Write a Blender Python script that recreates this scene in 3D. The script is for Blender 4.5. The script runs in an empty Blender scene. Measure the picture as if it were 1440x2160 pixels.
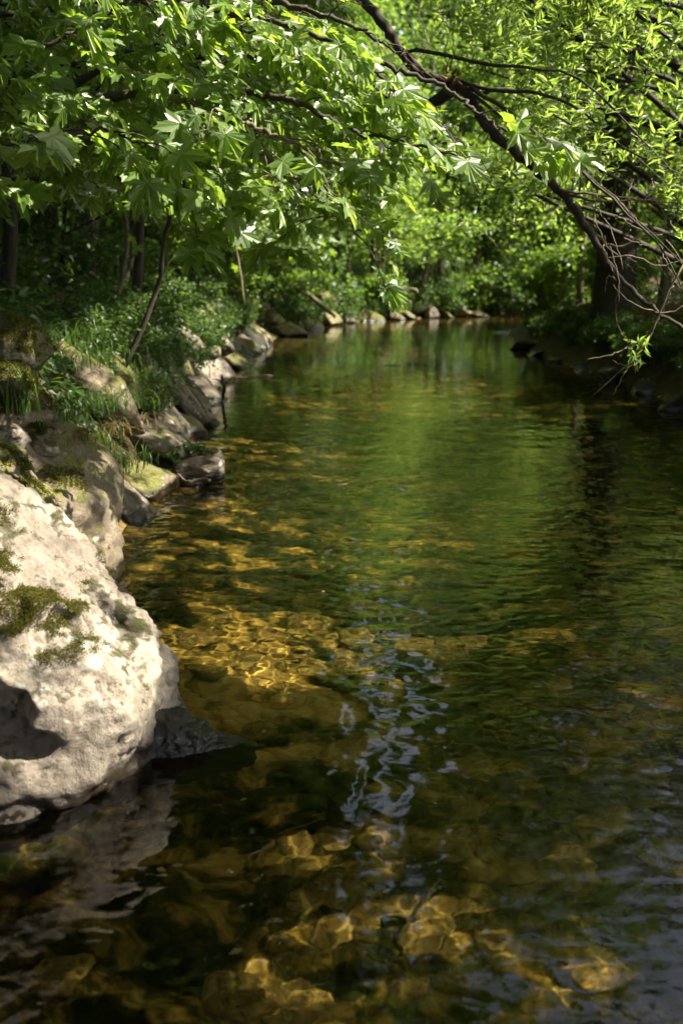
import bpy, math, random
import numpy as np
from mathutils import Vector, Matrix, Euler

# ------------------------------------------------------------------ camera, sky, sun, exposure
SC = bpy.context.scene
COL = SC.collection
R = math.radians
CAM_H = 1.6
FPX = 2150.0                       # focal length in pixels of the 1440 x 2160 photograph
PITCH = math.atan(490.0 / FPX)
cam_d = bpy.data.cameras.new('camera')
cam = bpy.data.objects.new('camera', cam_d)
COL.objects.link(cam)
cam.location = (0, 0, CAM_H)
cam.rotation_euler = (math.pi / 2 - PITCH, 0, 0)
cam_d.sensor_fit = 'VERTICAL'
cam_d.sensor_height = 36
cam_d.lens = 36 * FPX / 2160
cam_d.clip_start = 0.05
cam_d.clip_end = 2000
cam_d.dof.use_dof = True
cam_d.dof.focus_distance = 4.6
cam_d.dof.aperture_fstop = 2.5
SC.camera = cam

SUN = Vector((0.66, -0.06, 0.75)).normalized()     # towards the sun
world = bpy.data.worlds.new('World')
SC.world = world
world.use_nodes = True
nt = world.node_tree
nt.nodes.clear()
sky = nt.nodes.new('ShaderNodeTexSky')
sky.sky_type = 'NISHITA'
sky.sun_disc = False
sky.dust_density = 4.0
sky.sun_elevation = math.asin(SUN.z)
sky.sun_rotation = math.atan2(SUN.x, SUN.y)
bg = nt.nodes.new('ShaderNodeBackground')
bg.inputs['Strength'].default_value = 0.115
wo = nt.nodes.new('ShaderNodeOutputWorld')
hs = nt.nodes.new('ShaderNodeHueSaturation')      # lowers the sky's saturation so its reflections turn whiter
hs.inputs['Saturation'].default_value = 0.55
nt.links.new(sky.outputs[0], hs.inputs['Color'])
nt.links.new(hs.outputs[0], bg.inputs[0])
nt.links.new(bg.outputs[0], wo.inputs[0])

sun_d = bpy.data.lights.new('sun', 'SUN')
sun_d.energy = 5.0
sun_d.angle = R(0.53)
sun_d.color = (1.0, 0.92, 0.76)
sun_d.cycles.is_caustics_light = True
sun = bpy.data.objects.new('sun', sun_d)
COL.objects.link(sun)
sun.rotation_euler = SUN.to_track_quat('Z', 'Y').to_euler()
sun.location = (20, -2, 25)

SC.view_settings.view_transform = 'Standard'
SC.view_settings.look = 'None'
SC.view_settings.exposure = 1.92
SC.view_settings.gamma = 1
SC.view_settings.use_curve_mapping = False
SC.render.engine = 'CYCLES'
cy = SC.cycles
cy.max_bounces = 9
cy.diffuse_bounces = 3
cy.glossy_bounces = 3
cy.transmission_bounces = 6
cy.transparent_max_bounces = 6
cy.sample_clamp_indirect = 3.0
cy.caustics_refractive = True
cy.caustics_reflective = False
cy.use_denoising = True
cy.use_adaptive_sampling = True
cy.adaptive_threshold = 0.02

# ------------------------------------------------------------------ helpers
def rng(seed): return np.random.default_rng(seed)

def ray(u, v):
    r = (u - 720) / FPX; up = -(v - 1080) / FPX
    c, s = math.cos(PITCH), math.sin(PITCH)
    return np.array((r, c + up * s, -s + up * c))

def P(u, v, Y):
    d = ray(u, v)
    return np.array((0, 0, CAM_H)) + d * (Y / d[1])

def PW(u, v, z=0.0):
    d = ray(u, v)
    return np.array((0, 0, CAM_H)) + d * ((z - CAM_H) / d[2])

_prm = np.random.default_rng(7).permutation(512)
_perm = np.concatenate([_prm, _prm, _prm])
_grad = np.random.default_rng(8).normal(size=(512, 3))
_grad /= np.linalg.norm(_grad, axis=1)[:, None]

def perlin(p):
    p = np.asarray(p, float)
    i = np.floor(p).astype(int); f = p - i
    i &= 255
    w = f * f * f * (f * (f * 6 - 15) + 10)
    out = 0
    for dx in (0, 1):
        for dy in (0, 1):
            for dz in (0, 1):
                h = _perm[_perm[_perm[i[:, 0] + dx] + i[:, 1] + dy] % 512 + i[:, 2] + dz]
                g = _grad[h]
                d = (g * (f - np.array((dx, dy, dz)))).sum(1)
                wt = (w[:, 0] if dx else 1 - w[:, 0]) * (w[:, 1] if dy else 1 - w[:, 1]) * (w[:, 2] if dz else 1 - w[:, 2])
                out = out + wt * d
    return out

def fbm(p, oct=4, lac=2.1, gain=0.5):
    a, s, o = 1.0, 1.0, 0
    for k in range(oct):
        o = o + a * perlin(np.asarray(p) * s + 17.3 * k)
        a *= gain; s *= lac
    return o

def sstep(x, a, b):
    t = np.clip((x - a) / (b - a), 0, 1)
    return t * t * (3 - 2 * t)

def make_mesh(name, verts, faces, mat=None, smooth=True):
    """faces: one (n,k) array, or a list of such arrays"""
    if not isinstance(faces, list): faces = [faces]
    faces = [np.asarray(f, np.int32) for f in faces if len(f)]
    me = bpy.data.meshes.new(name)
    verts = np.asarray(verts, np.float32)
    me.vertices.add(len(verts))
    me.vertices.foreach_set('co', verts.ravel())
    nl = sum(f.size for f in faces); nf = sum(len(f) for f in faces)
    me.loops.add(nl); me.polygons.add(nf)
    me.loops.foreach_set('vertex_index', np.concatenate([f.ravel() for f in faces]))
    tot = np.concatenate([np.full(len(f), f.shape[1], np.int32) for f in faces])
    st = np.concatenate([[0], np.cumsum(tot)[:-1]]).astype(np.int32)
    me.polygons.foreach_set('loop_start', st)
    me.polygons.foreach_set('loop_total', tot)
    me.polygons.foreach_set('use_smooth', np.full(nf, smooth))
    me.update(calc_edges=True)
    if mat: me.materials.append(mat)
    return me

def link(name, me, parent=None, loc=None):
    o = bpy.data.objects.new(name, me)
    COL.objects.link(o)
    if parent: o.parent = parent
    if loc is not None: o.location = tuple(loc)
    return o

def tag(o, label=None, cat=None, group=None, kind=None):
    if label: o['label'] = label
    if cat: o['category'] = cat
    if group: o['group'] = group
    if kind: o['kind'] = kind
    return o

def thing(name, loc, label, cat, group=None):
    o = bpy.data.objects.new(name, None)
    COL.objects.link(o)
    o.location = tuple(loc); o.empty_display_size = 0.1
    return tag(o, label, cat, group)

def copy_tree(root):
    c = root.copy(); COL.objects.link(c)
    for ch in list(root.children):
        d = ch.copy(); COL.objects.link(d); d.parent = c
        for g in list(ch.children):
            e = g.copy(); COL.objects.link(e); e.parent = d
    return c

class MB:
    """collects tubes and strips into one mesh"""
    def __init__(self): self.v = []; self.q = []; self.t = []; self.n = 0
    def add(self, v, quads=None, tris=None):
        if quads is not None and len(quads): self.q.append(np.asarray(quads) + self.n)
        if tris is not None and len(tris): self.t.append(np.asarray(tris) + self.n)
        self.v.append(np.asarray(v)); self.n += len(v)
    def tube(self, pts, rad, sides=6, jitter=0, seed=0):
        pts = np.asarray(pts, float); n = len(pts)
        rad = np.broadcast_to(np.asarray(rad, float), (n,)) if np.ndim(rad) else np.full(n, rad)
        t = np.gradient(pts, axis=0); t /= np.linalg.norm(t, axis=1)[:, None] + 1e-9
        ref = np.array((0.31, 0.17, 0.93)) if abs(t[0] @ np.array((0.31, 0.17, 0.93))) < 0.9 else np.array((0.9, 0.3, 0.1))
        u = np.cross(t, ref); u /= np.linalg.norm(u, axis=1)[:, None] + 1e-9
        w = np.cross(t, u)
        a = np.linspace(0, 2 * math.pi, sides, endpoint=False)
        rr = rad[:, None] * np.ones(sides)
        if jitter:
            g = rng(seed)
            rr = rr * (1 + jitter * g.normal(size=(n, sides)))
        v = pts[:, None, :] + rr[:, :, None] * (np.cos(a)[None, :, None] * u[:, None, :] + np.sin(a)[None, :, None] * w[:, None, :])
        v = v.reshape(-1, 3)
        i = np.arange(n - 1)[:, None] * sides; j = np.arange(sides)[None, :]; k = (j + 1) % sides
        q = np.stack([i + j, i + k, i + sides + k, i + sides + j], -1).reshape(-1, 4)
        v = np.vstack([v, pts[0], pts[-1]])
        jj = np.arange(sides)
        tr = np.vstack([np.stack([np.full(sides, n * sides), (jj + 1) % sides, jj], 1),
                        np.stack([np.full(sides, n * sides + 1), (n - 1) * sides + jj, (n - 1) * sides + (jj + 1) % sides], 1)])
        self.add(v, q, tr)
    def mesh(self, name, mat, smooth=True):
        fs = []
        if self.q: fs.append(np.vstack(self.q))
        if self.t: fs.append(np.vstack(self.t))
        return make_mesh(name, np.vstack(self.v), fs, mat, smooth)

def curve(pts, n=24):
    """Catmull-Rom through pts"""
    p = np.asarray(pts, float)
    p = np.vstack([2 * p[0] - p[1], p, 2 * p[-1] - p[-2]])
    m = len(p) - 3
    out = []
    for s in np.linspace(0, m - 1e-6, n):
        k = int(s); t = s - k
        a, b, c, d = p[k:k + 4]
        out.append(0.5 * ((2 * b) + (-a + c) * t + (2 * a - 5 * b + 4 * c - d) * t * t + (-a + 3 * b - 3 * c + d) * t ** 3))
    return np.array(out)

def frames(tip, nrm):
    """rotation stacks with columns side, tip, normal"""
    tip = tip / (np.linalg.norm(tip, axis=1)[:, None] + 1e-9)
    side = np.cross(tip, nrm); side /= np.linalg.norm(side, axis=1)[:, None] + 1e-9
    nn = np.cross(side, tip)
    return np.stack([side, tip, nn], 2)

def stamp(tv, tf, pos, rot, size):
    """copies of a template leaf: returns verts, faces"""
    n, m = len(pos), len(tv)
    v = np.einsum('nij,mj->nmi', rot, tv) * size[:, None, None] + pos[:, None, :]
    f = tf[None] + (np.arange(n) * m)[:, None, None]
    return v.reshape(-1, 3), f.reshape(-1, tf.shape[1])

# ------------------------------------------------------------------ materials
def nmat(name):
    m = bpy.data.materials.new(name); m.use_nodes = True
    t = m.node_tree; t.nodes.clear()
    o = t.nodes.new('ShaderNodeOutputMaterial')
    def N(kind, **kw):
        n = t.nodes.new('ShaderNode' + kind)
        for k, v in kw.items():
            if k in n.inputs: n.inputs[k].default_value = v
            else: setattr(n, k, v)
        return n
    def L(a, b): t.links.new(a, b)
    return m, t, o, N, L

def ramp(N, stops, interp='LINEAR'):
    r = N('ValToRGB')
    cr = r.color_ramp
    cr.interpolation = interp
    while len(cr.elements) < len(stops): cr.elements.new(0.5)
    for e, (p, c) in zip(cr.elements, stops):
        e.position = p; e.color = (*c, 1) if len(c) == 3 else c
    return r

def leaf_mat(name, c1, c2, tr, tmix=0.45, rough=0.38, spec=0.5):
    m, t, o, N, L = nmat(name)
    g = N('NewGeometry')
    r = ramp(N, [(0, c1), (1, c2)])
    L(g.outputs['Random Per Island'], r.inputs[0])
    b = N('BsdfPrincipled', Roughness=rough)
    b.inputs['Specular IOR Level'].default_value = spec
    L(r.outputs[0], b.inputs['Base Color'])
    tc = N('MixRGB', blend_type='MULTIPLY'); tc.inputs[0].default_value = 0.55
    tc.inputs[1].default_value = (*tr, 1)
    r2 = ramp(N, [(0, (0.55, 0.7, 0.5)), (1, (1, 1, 1))])
    mu = N('Math', operation='MULTIPLY'); mu.inputs[1].default_value = 7.31
    fr = N('Math', operation='FRACT')
    L(g.outputs['Random Per Island'], mu.inputs[0]); L(mu.outputs[0], fr.inputs[0]); L(fr.outputs[0], r2.inputs[0])
    L(r2.outputs[0], tc.inputs[2])
    tl = N('BsdfTranslucent'); L(tc.outputs[0], tl.inputs[0])
    mx = N('MixShader'); mx.inputs[0].default_value = tmix
    L(b.outputs[0], mx.inputs[1]); L(tl.outputs[0], mx.inputs[2])
    L(mx.outputs[0], o.inputs[0])
    return m

def bark_mat(name, c1, c2, scale=14):
    m, t, o, N, L = nmat(name)
    co = N('TexCoord')
    mp = N('Mapping'); mp.inputs['Scale'].default_value = (1, 1, 0.25)
    L(co.outputs['Object'], mp.inputs[0])
    n = N('TexNoise', Scale=scale, Detail=7, Roughness=0.65); L(mp.outputs[0], n.inputs['Vector'])
    r = ramp(N, [(0.3, c1), (0.7, c2)]); L(n.outputs[0], r.inputs[0])
    b = N('BsdfPrincipled', Roughness=0.85); L(r.outputs[0], b.inputs['Base Color'])
    bp = N('Bump', Strength=0.7, Distance=0.02); L(n.outputs[0], bp.inputs['Height']); L(bp.outputs[0], b.inputs['Normal'])
    L(b.outputs[0], o.inputs[0])
    return m

def rock_mat(name, dark, mid, pale, moss=0.4, mosscol=((0.05, 0.06, 0.012), (0.17, 0.16, 0.03)), scale=1.0, strata=False, lichen=True, wet=True, bump=0.55, pits=(0.45, 0.42, 0.38)):
    m, t, o, N, L = nmat(name)
    co = N('TexCoord'); geo = N('NewGeometry')
    P3 = co.outputs['Object']
    if strata:
        mp = N('Mapping'); mp.inputs['Scale'].default_value = (0.35, 1.6, 2.2); L(P3, mp.inputs[0]); P3 = mp.outputs[0]
    n1 = N('TexNoise', Scale=2.6 * scale, Detail=9, Roughness=0.62, Distortion=0.4); L(P3, n1.inputs['Vector'])
    n2 = N('TexNoise', Scale=26 * scale, Detail=8, Roughness=0.7); L(P3, n2.inputs['Vector'])
    r1 = ramp(N, [(0.28, dark), (0.48, mid), (0.66, pale)]); L(n1.outputs[0], r1.inputs[0])
    r2 = ramp(N, [(0.34, pits), (0.56, (1.0, 1.0, 1.0))]); L(n2.outputs[0], r2.inputs[0])
    mul = N('MixRGB', blend_type='MULTIPLY'); mul.inputs[0].default_value = 0.75
    L(r1.outputs[0], mul.inputs[1]); L(r2.outputs[0], mul.inputs[2])
    col = mul.outputs[0]
    if lichen:
        vo = N('TexVoronoi', Scale=15 * scale); vo.inputs['Randomness'].default_value = 1.0
        nd = N('TexNoise', Scale=22 * scale, Detail=4); L(co.outputs['Object'], nd.inputs['Vector'])
        ad = N('MixRGB', blend_type='ADD'); ad.inputs[0].default_value = 0.05
        L(co.outputs['Object'], ad.inputs[1]); L(nd.outputs['Color'], ad.inputs[2]); L(ad.outputs[0], vo.inputs['Vector'])
        rl = ramp(N, [(0.22, (1, 1, 1)), (0.32, (0, 0, 0))]); L(vo.outputs['Distance'], rl.inputs[0])
        nm = N('TexNoise', Scale=3.1 * scale, Detail=3); L(co.outputs['Object'], nm.inputs['Vector'])
        rm = ramp(N, [(0.52, (0, 0, 0)), (0.62, (0.6, 0.6, 0.6))]); L(nm.outputs[0], rm.inputs[0])
        mm = N('MixRGB', blend_type='MULTIPLY'); mm.inputs[0].default_value = 1; L(rl.outputs[0], mm.inputs[1]); L(rm.outputs[0], mm.inputs[2])
        mx = N('MixRGB'); L(mm.outputs[0], mx.inputs[0]); L(col, mx.inputs[1]); mx.inputs[2].default_value = (0.50, 0.47, 0.41, 1)
        col = mx.outputs[0]
    # moss grows on upward faces, in patches
    sp = N('SeparateXYZ'); L(geo.outputs['Normal'], sp.inputs[0])
    n3 = N('TexNoise', Scale=4.2 * scale, Detail=8, Roughness=0.7); L(co.outputs['Object'], n3.inputs['Vector'])
    s1 = N('Math', operation='MULTIPLY_ADD'); L(sp.outputs['Z'], s1.inputs[0]); s1.inputs[1].default_value = 0.30; L(n3.outputs[0], s1.inputs[2])
    th = 1.0 - moss * 0.62
    n5 = N('TexNoise', Scale=34 * scale, Detail=6, Roughness=0.75); L(co.outputs['Object'], n5.inputs['Vector'])
    s2 = N('Math', operation='MULTIPLY_ADD'); L(n5.outputs[0], s2.inputs[0]); s2.inputs[1].default_value = 0.34; s2.inputs[2].default_value = -0.17
    s3 = N('Math', operation='ADD'); L(s1.outputs[0], s3.inputs[0]); L(s2.outputs[0], s3.inputs[1]); s1 = s3
    rmoss = ramp(N, [(th - 0.06, (0, 0, 0)), (th + 0.05, (1, 1, 1))]); L(s1.outputs[0], rmoss.inputs[0])
    n4 = N('TexNoise', Scale=55 * scale, Detail=5, Roughness=0.7); L(co.outputs['Object'], n4.inputs['Vector'])
    rc = ramp(N, [(0.35, mosscol[0]), (0.65, mosscol[1])]); L(n4.outputs[0], rc.inputs[0])
    mxm = N('MixRGB'); L(rmoss.outputs[0], mxm.inputs[0]); L(col, mxm.inputs[1]); L(rc.outputs[0], mxm.inputs[2])
    col = mxm.outputs[0]
    b = N('BsdfPrincipled', Roughness=0.85)
    if wet:      # a tide mark of dark wet stone just above the water
        spz = N('SeparateXYZ'); L(geo.outputs['Position'], spz.inputs[0])
        wz = N('Math', operation='MULTIPLY_ADD'); L(n1.outputs[0], wz.inputs[0]); wz.inputs[1].default_value = -0.12; L(spz.outputs['Z'], wz.inputs[2])
        rw = ramp(N, [(0.0, (0.13, 0.11, 0.08)), (0.035, (1, 1, 1))]); L(wz.outputs[0], rw.inputs[0])
        mw = N('MixRGB', blend_type='MULTIPLY'); mw.inputs[0].default_value = 1; L(col, mw.inputs[1]); L(rw.outputs[0], mw.inputs[2])
        col = mw.outputs[0]
        rr = ramp(N, [(0.0, (0.25,) * 3), (0.035, (0.85,) * 3)]); L(wz.outputs[0], rr.inputs[0]); L(rr.outputs[0], b.inputs['Roughness'])
    L(col, b.inputs['Base Color'])
    h1 = N('Math', operation='MULTIPLY_ADD'); L(n2.outputs[0], h1.inputs[0]); h1.inputs[1].default_value = 0.5; L(n1.outputs[0], h1.inputs[2])
    h2 = N('Math', operation='MULTIPLY_ADD'); L(n4.outputs[0], h2.inputs[0]); L(rmoss.outputs[0], h2.inputs[1]); L(h1.outputs[0], h2.inputs[2])
    bp = N('Bump', Strength=bump, Distance=0.035 / scale); L(h2.outputs[0], bp.inputs['Height']); L(bp.outputs[0], b.inputs['Normal'])
    L(b.outputs[0], o.inputs[0])
    return m

M = {}
M['maple'] = leaf_mat('maple_leaf', (0.05, 0.105, 0.014), (0.12, 0.195, 0.03), (0.46, 0.64, 0.06), 0.42, 0.40, 0.9)
M['tree_leaf'] = leaf_mat('tree_leaf', (0.036, 0.085, 0.014), (0.095, 0.155, 0.03), (0.34, 0.50, 0.06), 0.48, 0.40, 0.6)
M['willow'] = leaf_mat('willow_leaf', (0.065, 0.125, 0.025), (0.14, 0.21, 0.05), (0.44, 0.60, 0.10), 0.52, 0.4, 0.5)
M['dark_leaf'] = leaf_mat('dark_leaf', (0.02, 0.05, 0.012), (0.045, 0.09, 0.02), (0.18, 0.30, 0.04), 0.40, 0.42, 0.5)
M['grass'] = leaf_mat('grass_blade', (0.03, 0.075, 0.015), (0.07, 0.13, 0.03), (0.26, 0.40, 0.06), 0.42, 0.45, 0.4)
M['bark'] = bark_mat('bark', (0.014, 0.011, 0.007), (0.058, 0.045, 0.028))
M['dry_grass'] = leaf_mat('dry_grass', (0.12, 0.09, 0.035), (0.22, 0.17, 0.07), (0.25, 0.2, 0.08), 0.3, 0.6, 0.2)
M['moss'] = leaf_mat('moss', (0.035, 0.038, 0.006), (0.12, 0.11, 0.02), (0.25, 0.24, 0.04), 0.3, 0.8, 0.1)
M['bark_pale'] = bark_mat('pale_bark', (0.06, 0.045, 0.028), (0.19, 0.15, 0.10), 20)
M['bark_dark'] = bark_mat('dark_bark', (0.012, 0.010, 0.007), (0.04, 0.032, 0.022))
M['twig'] = bark_mat('twig_bark', (0.07, 0.05, 0.03), (0.22, 0.17, 0.11), 30)
M['broken'] = bark_mat('broken_wood', (0.07, 0.028, 0.01), (0.33, 0.13, 0.045), 40)
M['rock_pale'] = rock_mat('pale_rock', (0.09, 0.072, 0.055), (0.235, 0.20, 0.16), (0.35, 0.305, 0.24), 0.32, bump=0.85, pits=(0.34, 0.30, 0.25), mosscol=((0.03, 0.034, 0.008), (0.11, 0.10, 0.022)))
M['rock_tan'] = rock_mat('tan_rock', (0.045, 0.033, 0.02), (0.14, 0.11, 0.072), (0.25, 0.205, 0.145), 0.45, strata=True)
M['rock_slab'] = rock_mat('slab_rock', (0.03, 0.024, 0.016), (0.085, 0.068, 0.048), (0.19, 0.16, 0.12), 0.24, strata=True)
M['rock_moss'] = rock_mat('mossy_rock', (0.05, 0.042, 0.028), (0.13, 0.11, 0.075), (0.22, 0.19, 0.14), 0.72, mosscol=((0.035, 0.038, 0.007), (0.13, 0.12, 0.02)))
M['rock_wet'] = rock_mat('wet_rock', (0.006, 0.005, 0.003), (0.014, 0.012, 0.008), (0.032, 0.028, 0.018), 0.25, mosscol=((0.02, 0.022, 0.006), (0.06, 0.06, 0.012)), lichen=False)
M['rock_bed'] = rock_mat('bed_stone', (0.10, 0.062, 0.024), (0.22, 0.145, 0.06), (0.40, 0.29, 0.14), 0.22, mosscol=((0.02, 0.03, 0.006), (0.05, 0.07, 0.012)), lichen=False, wet=False)

def ground_mat():
    m, t, o, N, L = nmat('ground_soil')
    geo = N('NewGeometry')
    pos = geo.outputs['Position']
    sp = N('SeparateXYZ'); L(pos, sp.inputs[0])
    # dry land: dark soil, dead leaves, moss
    n1 = N('TexNoise', Scale=1.3, Detail=8, Roughness=0.65); L(pos, n1.inputs['Vector'])
    n2 = N('TexVoronoi', Scale=16.0); L(pos, n2.inputs['Vector'])
    r1 = ramp(N, [(0.3, (0.020, 0.016, 0.009)), (0.5, (0.055, 0.04, 0.02)), (0.62, (0.035, 0.045, 0.012)), (0.75, (0.06, 0.075, 0.018))]); L(n1.outputs[0], r1.inputs[0])
    r2 = ramp(N, [(0.0, (0.5, 0.5, 0.5)), (0.6, (1.3, 1.1, 0.8))]); L(n2.outputs['Color'], r2.inputs[0])
    ml = N('MixRGB', blend_type='MULTIPLY'); ml.inputs[0].default_value = 0.8; L(r1.outputs[0], ml.inputs[1]); L(r2.outputs[0], ml.inputs[2])
    # bed: amber silt, dark weed, pebbles
    n3 = N('TexNoise', Scale=4.5, Detail=10, Roughness=0.68, Distortion=0.6); L(pos, n3.inputs['Vector'])
    r3 = ramp(N, [(0.42, (0.007, 0.013, 0.004)), (0.50, (0.045, 0.04, 0.012)), (0.58, (0.30, 0.205, 0.075)), (0.66, (0.58, 0.42, 0.19))]); bar = N('Mapping'); bar.inputs['Location'].default_value = (0.42 / 0.95, -4.25 / 0.75, 0.0); bar.inputs['Scale'].default_value = (1 / 0.95, 1 / 0.75, 0.0)      # paler sand painted in where the sunlit patch falls beside the boulder
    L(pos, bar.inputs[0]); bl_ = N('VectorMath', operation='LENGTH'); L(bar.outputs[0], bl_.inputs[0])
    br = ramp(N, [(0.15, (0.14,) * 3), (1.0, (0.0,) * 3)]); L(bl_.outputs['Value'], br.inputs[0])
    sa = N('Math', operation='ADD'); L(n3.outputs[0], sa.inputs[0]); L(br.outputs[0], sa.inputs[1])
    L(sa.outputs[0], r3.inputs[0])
    n4 = N('TexVoronoi', Scale=13.0); n4.inputs['Randomness'].default_value = 1.0
    nd = N('TexNoise', Scale=7.0, Detail=5); L(pos, nd.inputs['Vector'])
    ad = N('MixRGB', blend_type='ADD'); ad.inputs[0].default_value = 0.25; L(pos, ad.inputs[1]); L(nd.outputs['Color'], ad.inputs[2]); L(ad.outputs[0], n4.inputs['Vector'])
    r4 = ramp(N, [(0.0, (1.15, 1.1, 1.0)), (0.45, (0.8, 0.75, 0.65)), (0.7, (0.28, 0.25, 0.18))]); L(n4.outputs['Distance'], r4.inputs[0])
    mb = N('MixRGB', blend_type='MULTIPLY'); mb.inputs[0].default_value = 0.4; L(r3.outputs[0], mb.inputs[1]); L(r4.outputs[0], mb.inputs[2])
    rz = ramp(N, [(0.0, (0, 0, 0)), (0.06, (1, 1, 1))]); 
    za = N('Math', operation='ADD'); L(sp.outputs['Z'], za.inputs[0]); za.inputs[1].default_value = -0.01; L(za.outputs[0], rz.inputs[0])
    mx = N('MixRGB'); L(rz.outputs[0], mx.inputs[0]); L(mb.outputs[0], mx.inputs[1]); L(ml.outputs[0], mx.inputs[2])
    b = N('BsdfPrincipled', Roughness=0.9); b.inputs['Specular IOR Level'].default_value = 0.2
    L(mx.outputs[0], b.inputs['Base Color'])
    hs = N('Math', operation='ADD'); L(n3.outputs[0], hs.inputs[0]); L(n2.outputs['Distance'], hs.inputs[1])
    bp = N('Bump', Strength=0.7, Distance=0.05); L(hs.outputs[0], bp.inputs['Height']); L(bp.outputs[0], b.inputs['Normal'])
    L(b.outputs[0], o.inputs[0])
    return m

def water_mat():
    m, t, o, N, L = nmat('river_water')
    geo = N('NewGeometry'); pos = geo.outputs['Position']
    mp = N('Mapping'); mp.inputs['Scale'].default_value = (0.8, 1.25, 1); L(pos, mp.inputs[0])
    n0 = N('TexNoise', Scale=0.55, Detail=2); L(pos, n0.inputs['Vector'])
    n1 = N('TexNoise', Scale=9, Detail=4, Roughness=0.55, Distortion=0.9); L(mp.outputs[0], n1.inputs['Vector'])
    n2 = N('TexNoise', Scale=26, Detail=3, Roughness=0.5, Distortion=0.5); L(mp.outputs[0], n2.inputs['Vector'])
    rm = ramp(N, [(0.35, (0.25,) * 3), (0.65, (1,) * 3)]); L(n0.outputs[0], rm.inputs[0])
    s = N('Math', operation='MULTIPLY_ADD'); L(n2.outputs[0], s.inputs[0]); s.inputs[1].default_value = 0.30; L(n1.outputs[0], s.inputs[2])
    s2 = N('Math', operation='MULTIPLY'); L(s.outputs[0], s2.inputs[0]); L(rm.outputs[0], s2.inputs[1])
    bp = N('Bump', Strength=0.09, Distance=0.02); L(s2.outputs[0], bp.inputs['Height'])
    b = N('BsdfPrincipled', Roughness=0.0, IOR=1.333)
    b.inputs['Base Color'].default_value = (0.52, 0.49, 0.205, 1)
    b.inputs['Transmission Weight'].default_value = 1.0
    L(bp.outputs[0], b.inputs['Normal'])
    L(b.outputs[0], o.inputs[0])
    return m

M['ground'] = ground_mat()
M['water'] = water_mat()

# ------------------------------------------------------------------ the river and its banks
CL = np.array([(1.4, -12, 3.3), (1.4, -2, 3.3), (1.45, 2.5, 3.2), (1.5, 5.5, 2.95), (1.4, 8, 2.85), (1.35, 10, 2.95), (1.25, 13, 3.1), (1.2, 17, 3.2), (1.1, 22, 3.15),
               (1.25, 27, 3.2), (2.0, 33, 3.3), (3.6, 38.5, 3.4), (7.6, 43, 3.5), (14, 45.5, 3.6), (24, 47, 3.8), (60, 49, 4)])
_cl = np.column_stack([curve(CL[:, :2], 160), np.interp(np.linspace(0, len(CL) - 1, 160), np.arange(len(CL)), CL[:, 2])])

def bank(x, y):
    """signed distance to the water's edge (negative in the river) and side (-1 left, 1 right)"""
    x = np.atleast_1d(np.asarray(x, float)); y = np.atleast_1d(np.asarray(y, float))
    best = np.full(x.shape, 1e9); side = np.zeros(x.shape)
    for a, b in zip(_cl[:-1], _cl[1:]):
        d = b[:2] - a[:2]; L2 = d @ d
        t = np.clip(((x - a[0]) * d[0] + (y - a[1]) * d[1]) / L2, 0, 1)
        px, py = x - (a[0] + t * d[0]), y - (a[1] + t * d[1])
        dist = np.hypot(px, py) - (a[2] + t * (b[2] - a[2]))
        s = np.sign(px * d[1] - py * d[0])
        m = dist < best
        best = np.where(m, dist, best); side = np.where(m, s, side)
    return best, side

def ground_h(x, y):
    d, s = bank(x, y)
    p = np.column_stack([np.ravel(x), np.ravel(y), np.zeros(np.size(x))])
    n = fbm(p * 0.55, 4); nf = fbm(p * 2.3 + 5, 3)
    left = (1.4 - 0.5 * sstep(np.asarray(y, float).ravel(), 24, 34)) * sstep(d, -0.15, 1.15 + 1.2 * sstep(np.asarray(y, float).ravel(), 24, 34)) + 0.10 * np.clip(d - 1.2, 0, 14) + 0.0 * d
    right = 1.05 * sstep(d, -0.1, 1.3) + 0.05 * np.clip(d - 1, 0, 14)
    land = np.where(s < 0, left, right) + 0.16 * n * sstep(d, 0.1, 1.5) + 0.04 * nf
    bed = -0.10 - (0.46 + 0.48 * sstep(np.asarray(y, float).ravel(), 5.2, 9.0)) * sstep(-d, 0.0, 1.9) + 0.06 * n + 0.035 * nf
    k = sstep(d, -0.25, 0.12)
    return bed * (1 - k) + land * k

def axis(*segs):
    out = []
    for a, b, st in segs: out.append(np.arange(a, b, st))
    return np.concatenate(out)

gx = axis((-140, -40, 10), (-40, -8, 1.0), (-8, -3, 0.2), (-3, 5, 0.05), (5, 9, 0.2), (9, 40, 1.0), (40, 150, 10))
gy = axis((-30, 0, 2), (0, 1.5, 0.2), (1.5, 8, 0.05), (8, 16, 0.1), (16, 50, 0.25), (50, 80, 2), (80, 260, 15))
X, Y = np.meshgrid(gx, gy)
Z = ground_h(X.ravel(), Y.ravel())
nx, ny = len(gx), len(gy)
def gridfaces(nx, ny):
    i = np.arange(nx - 1)[None, :] + (np.arange(ny - 1) * nx)[:, None]
    return np.stack([i, i + 1, i + nx + 1, i + nx], -1).reshape(-1, 4)
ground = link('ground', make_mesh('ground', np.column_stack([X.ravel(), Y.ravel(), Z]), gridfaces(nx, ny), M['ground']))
tag(ground, 'wooded river bank and brown silty river bed', 'ground', kind='structure')
ground.cycles.is_caustics_receiver = True

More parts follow.
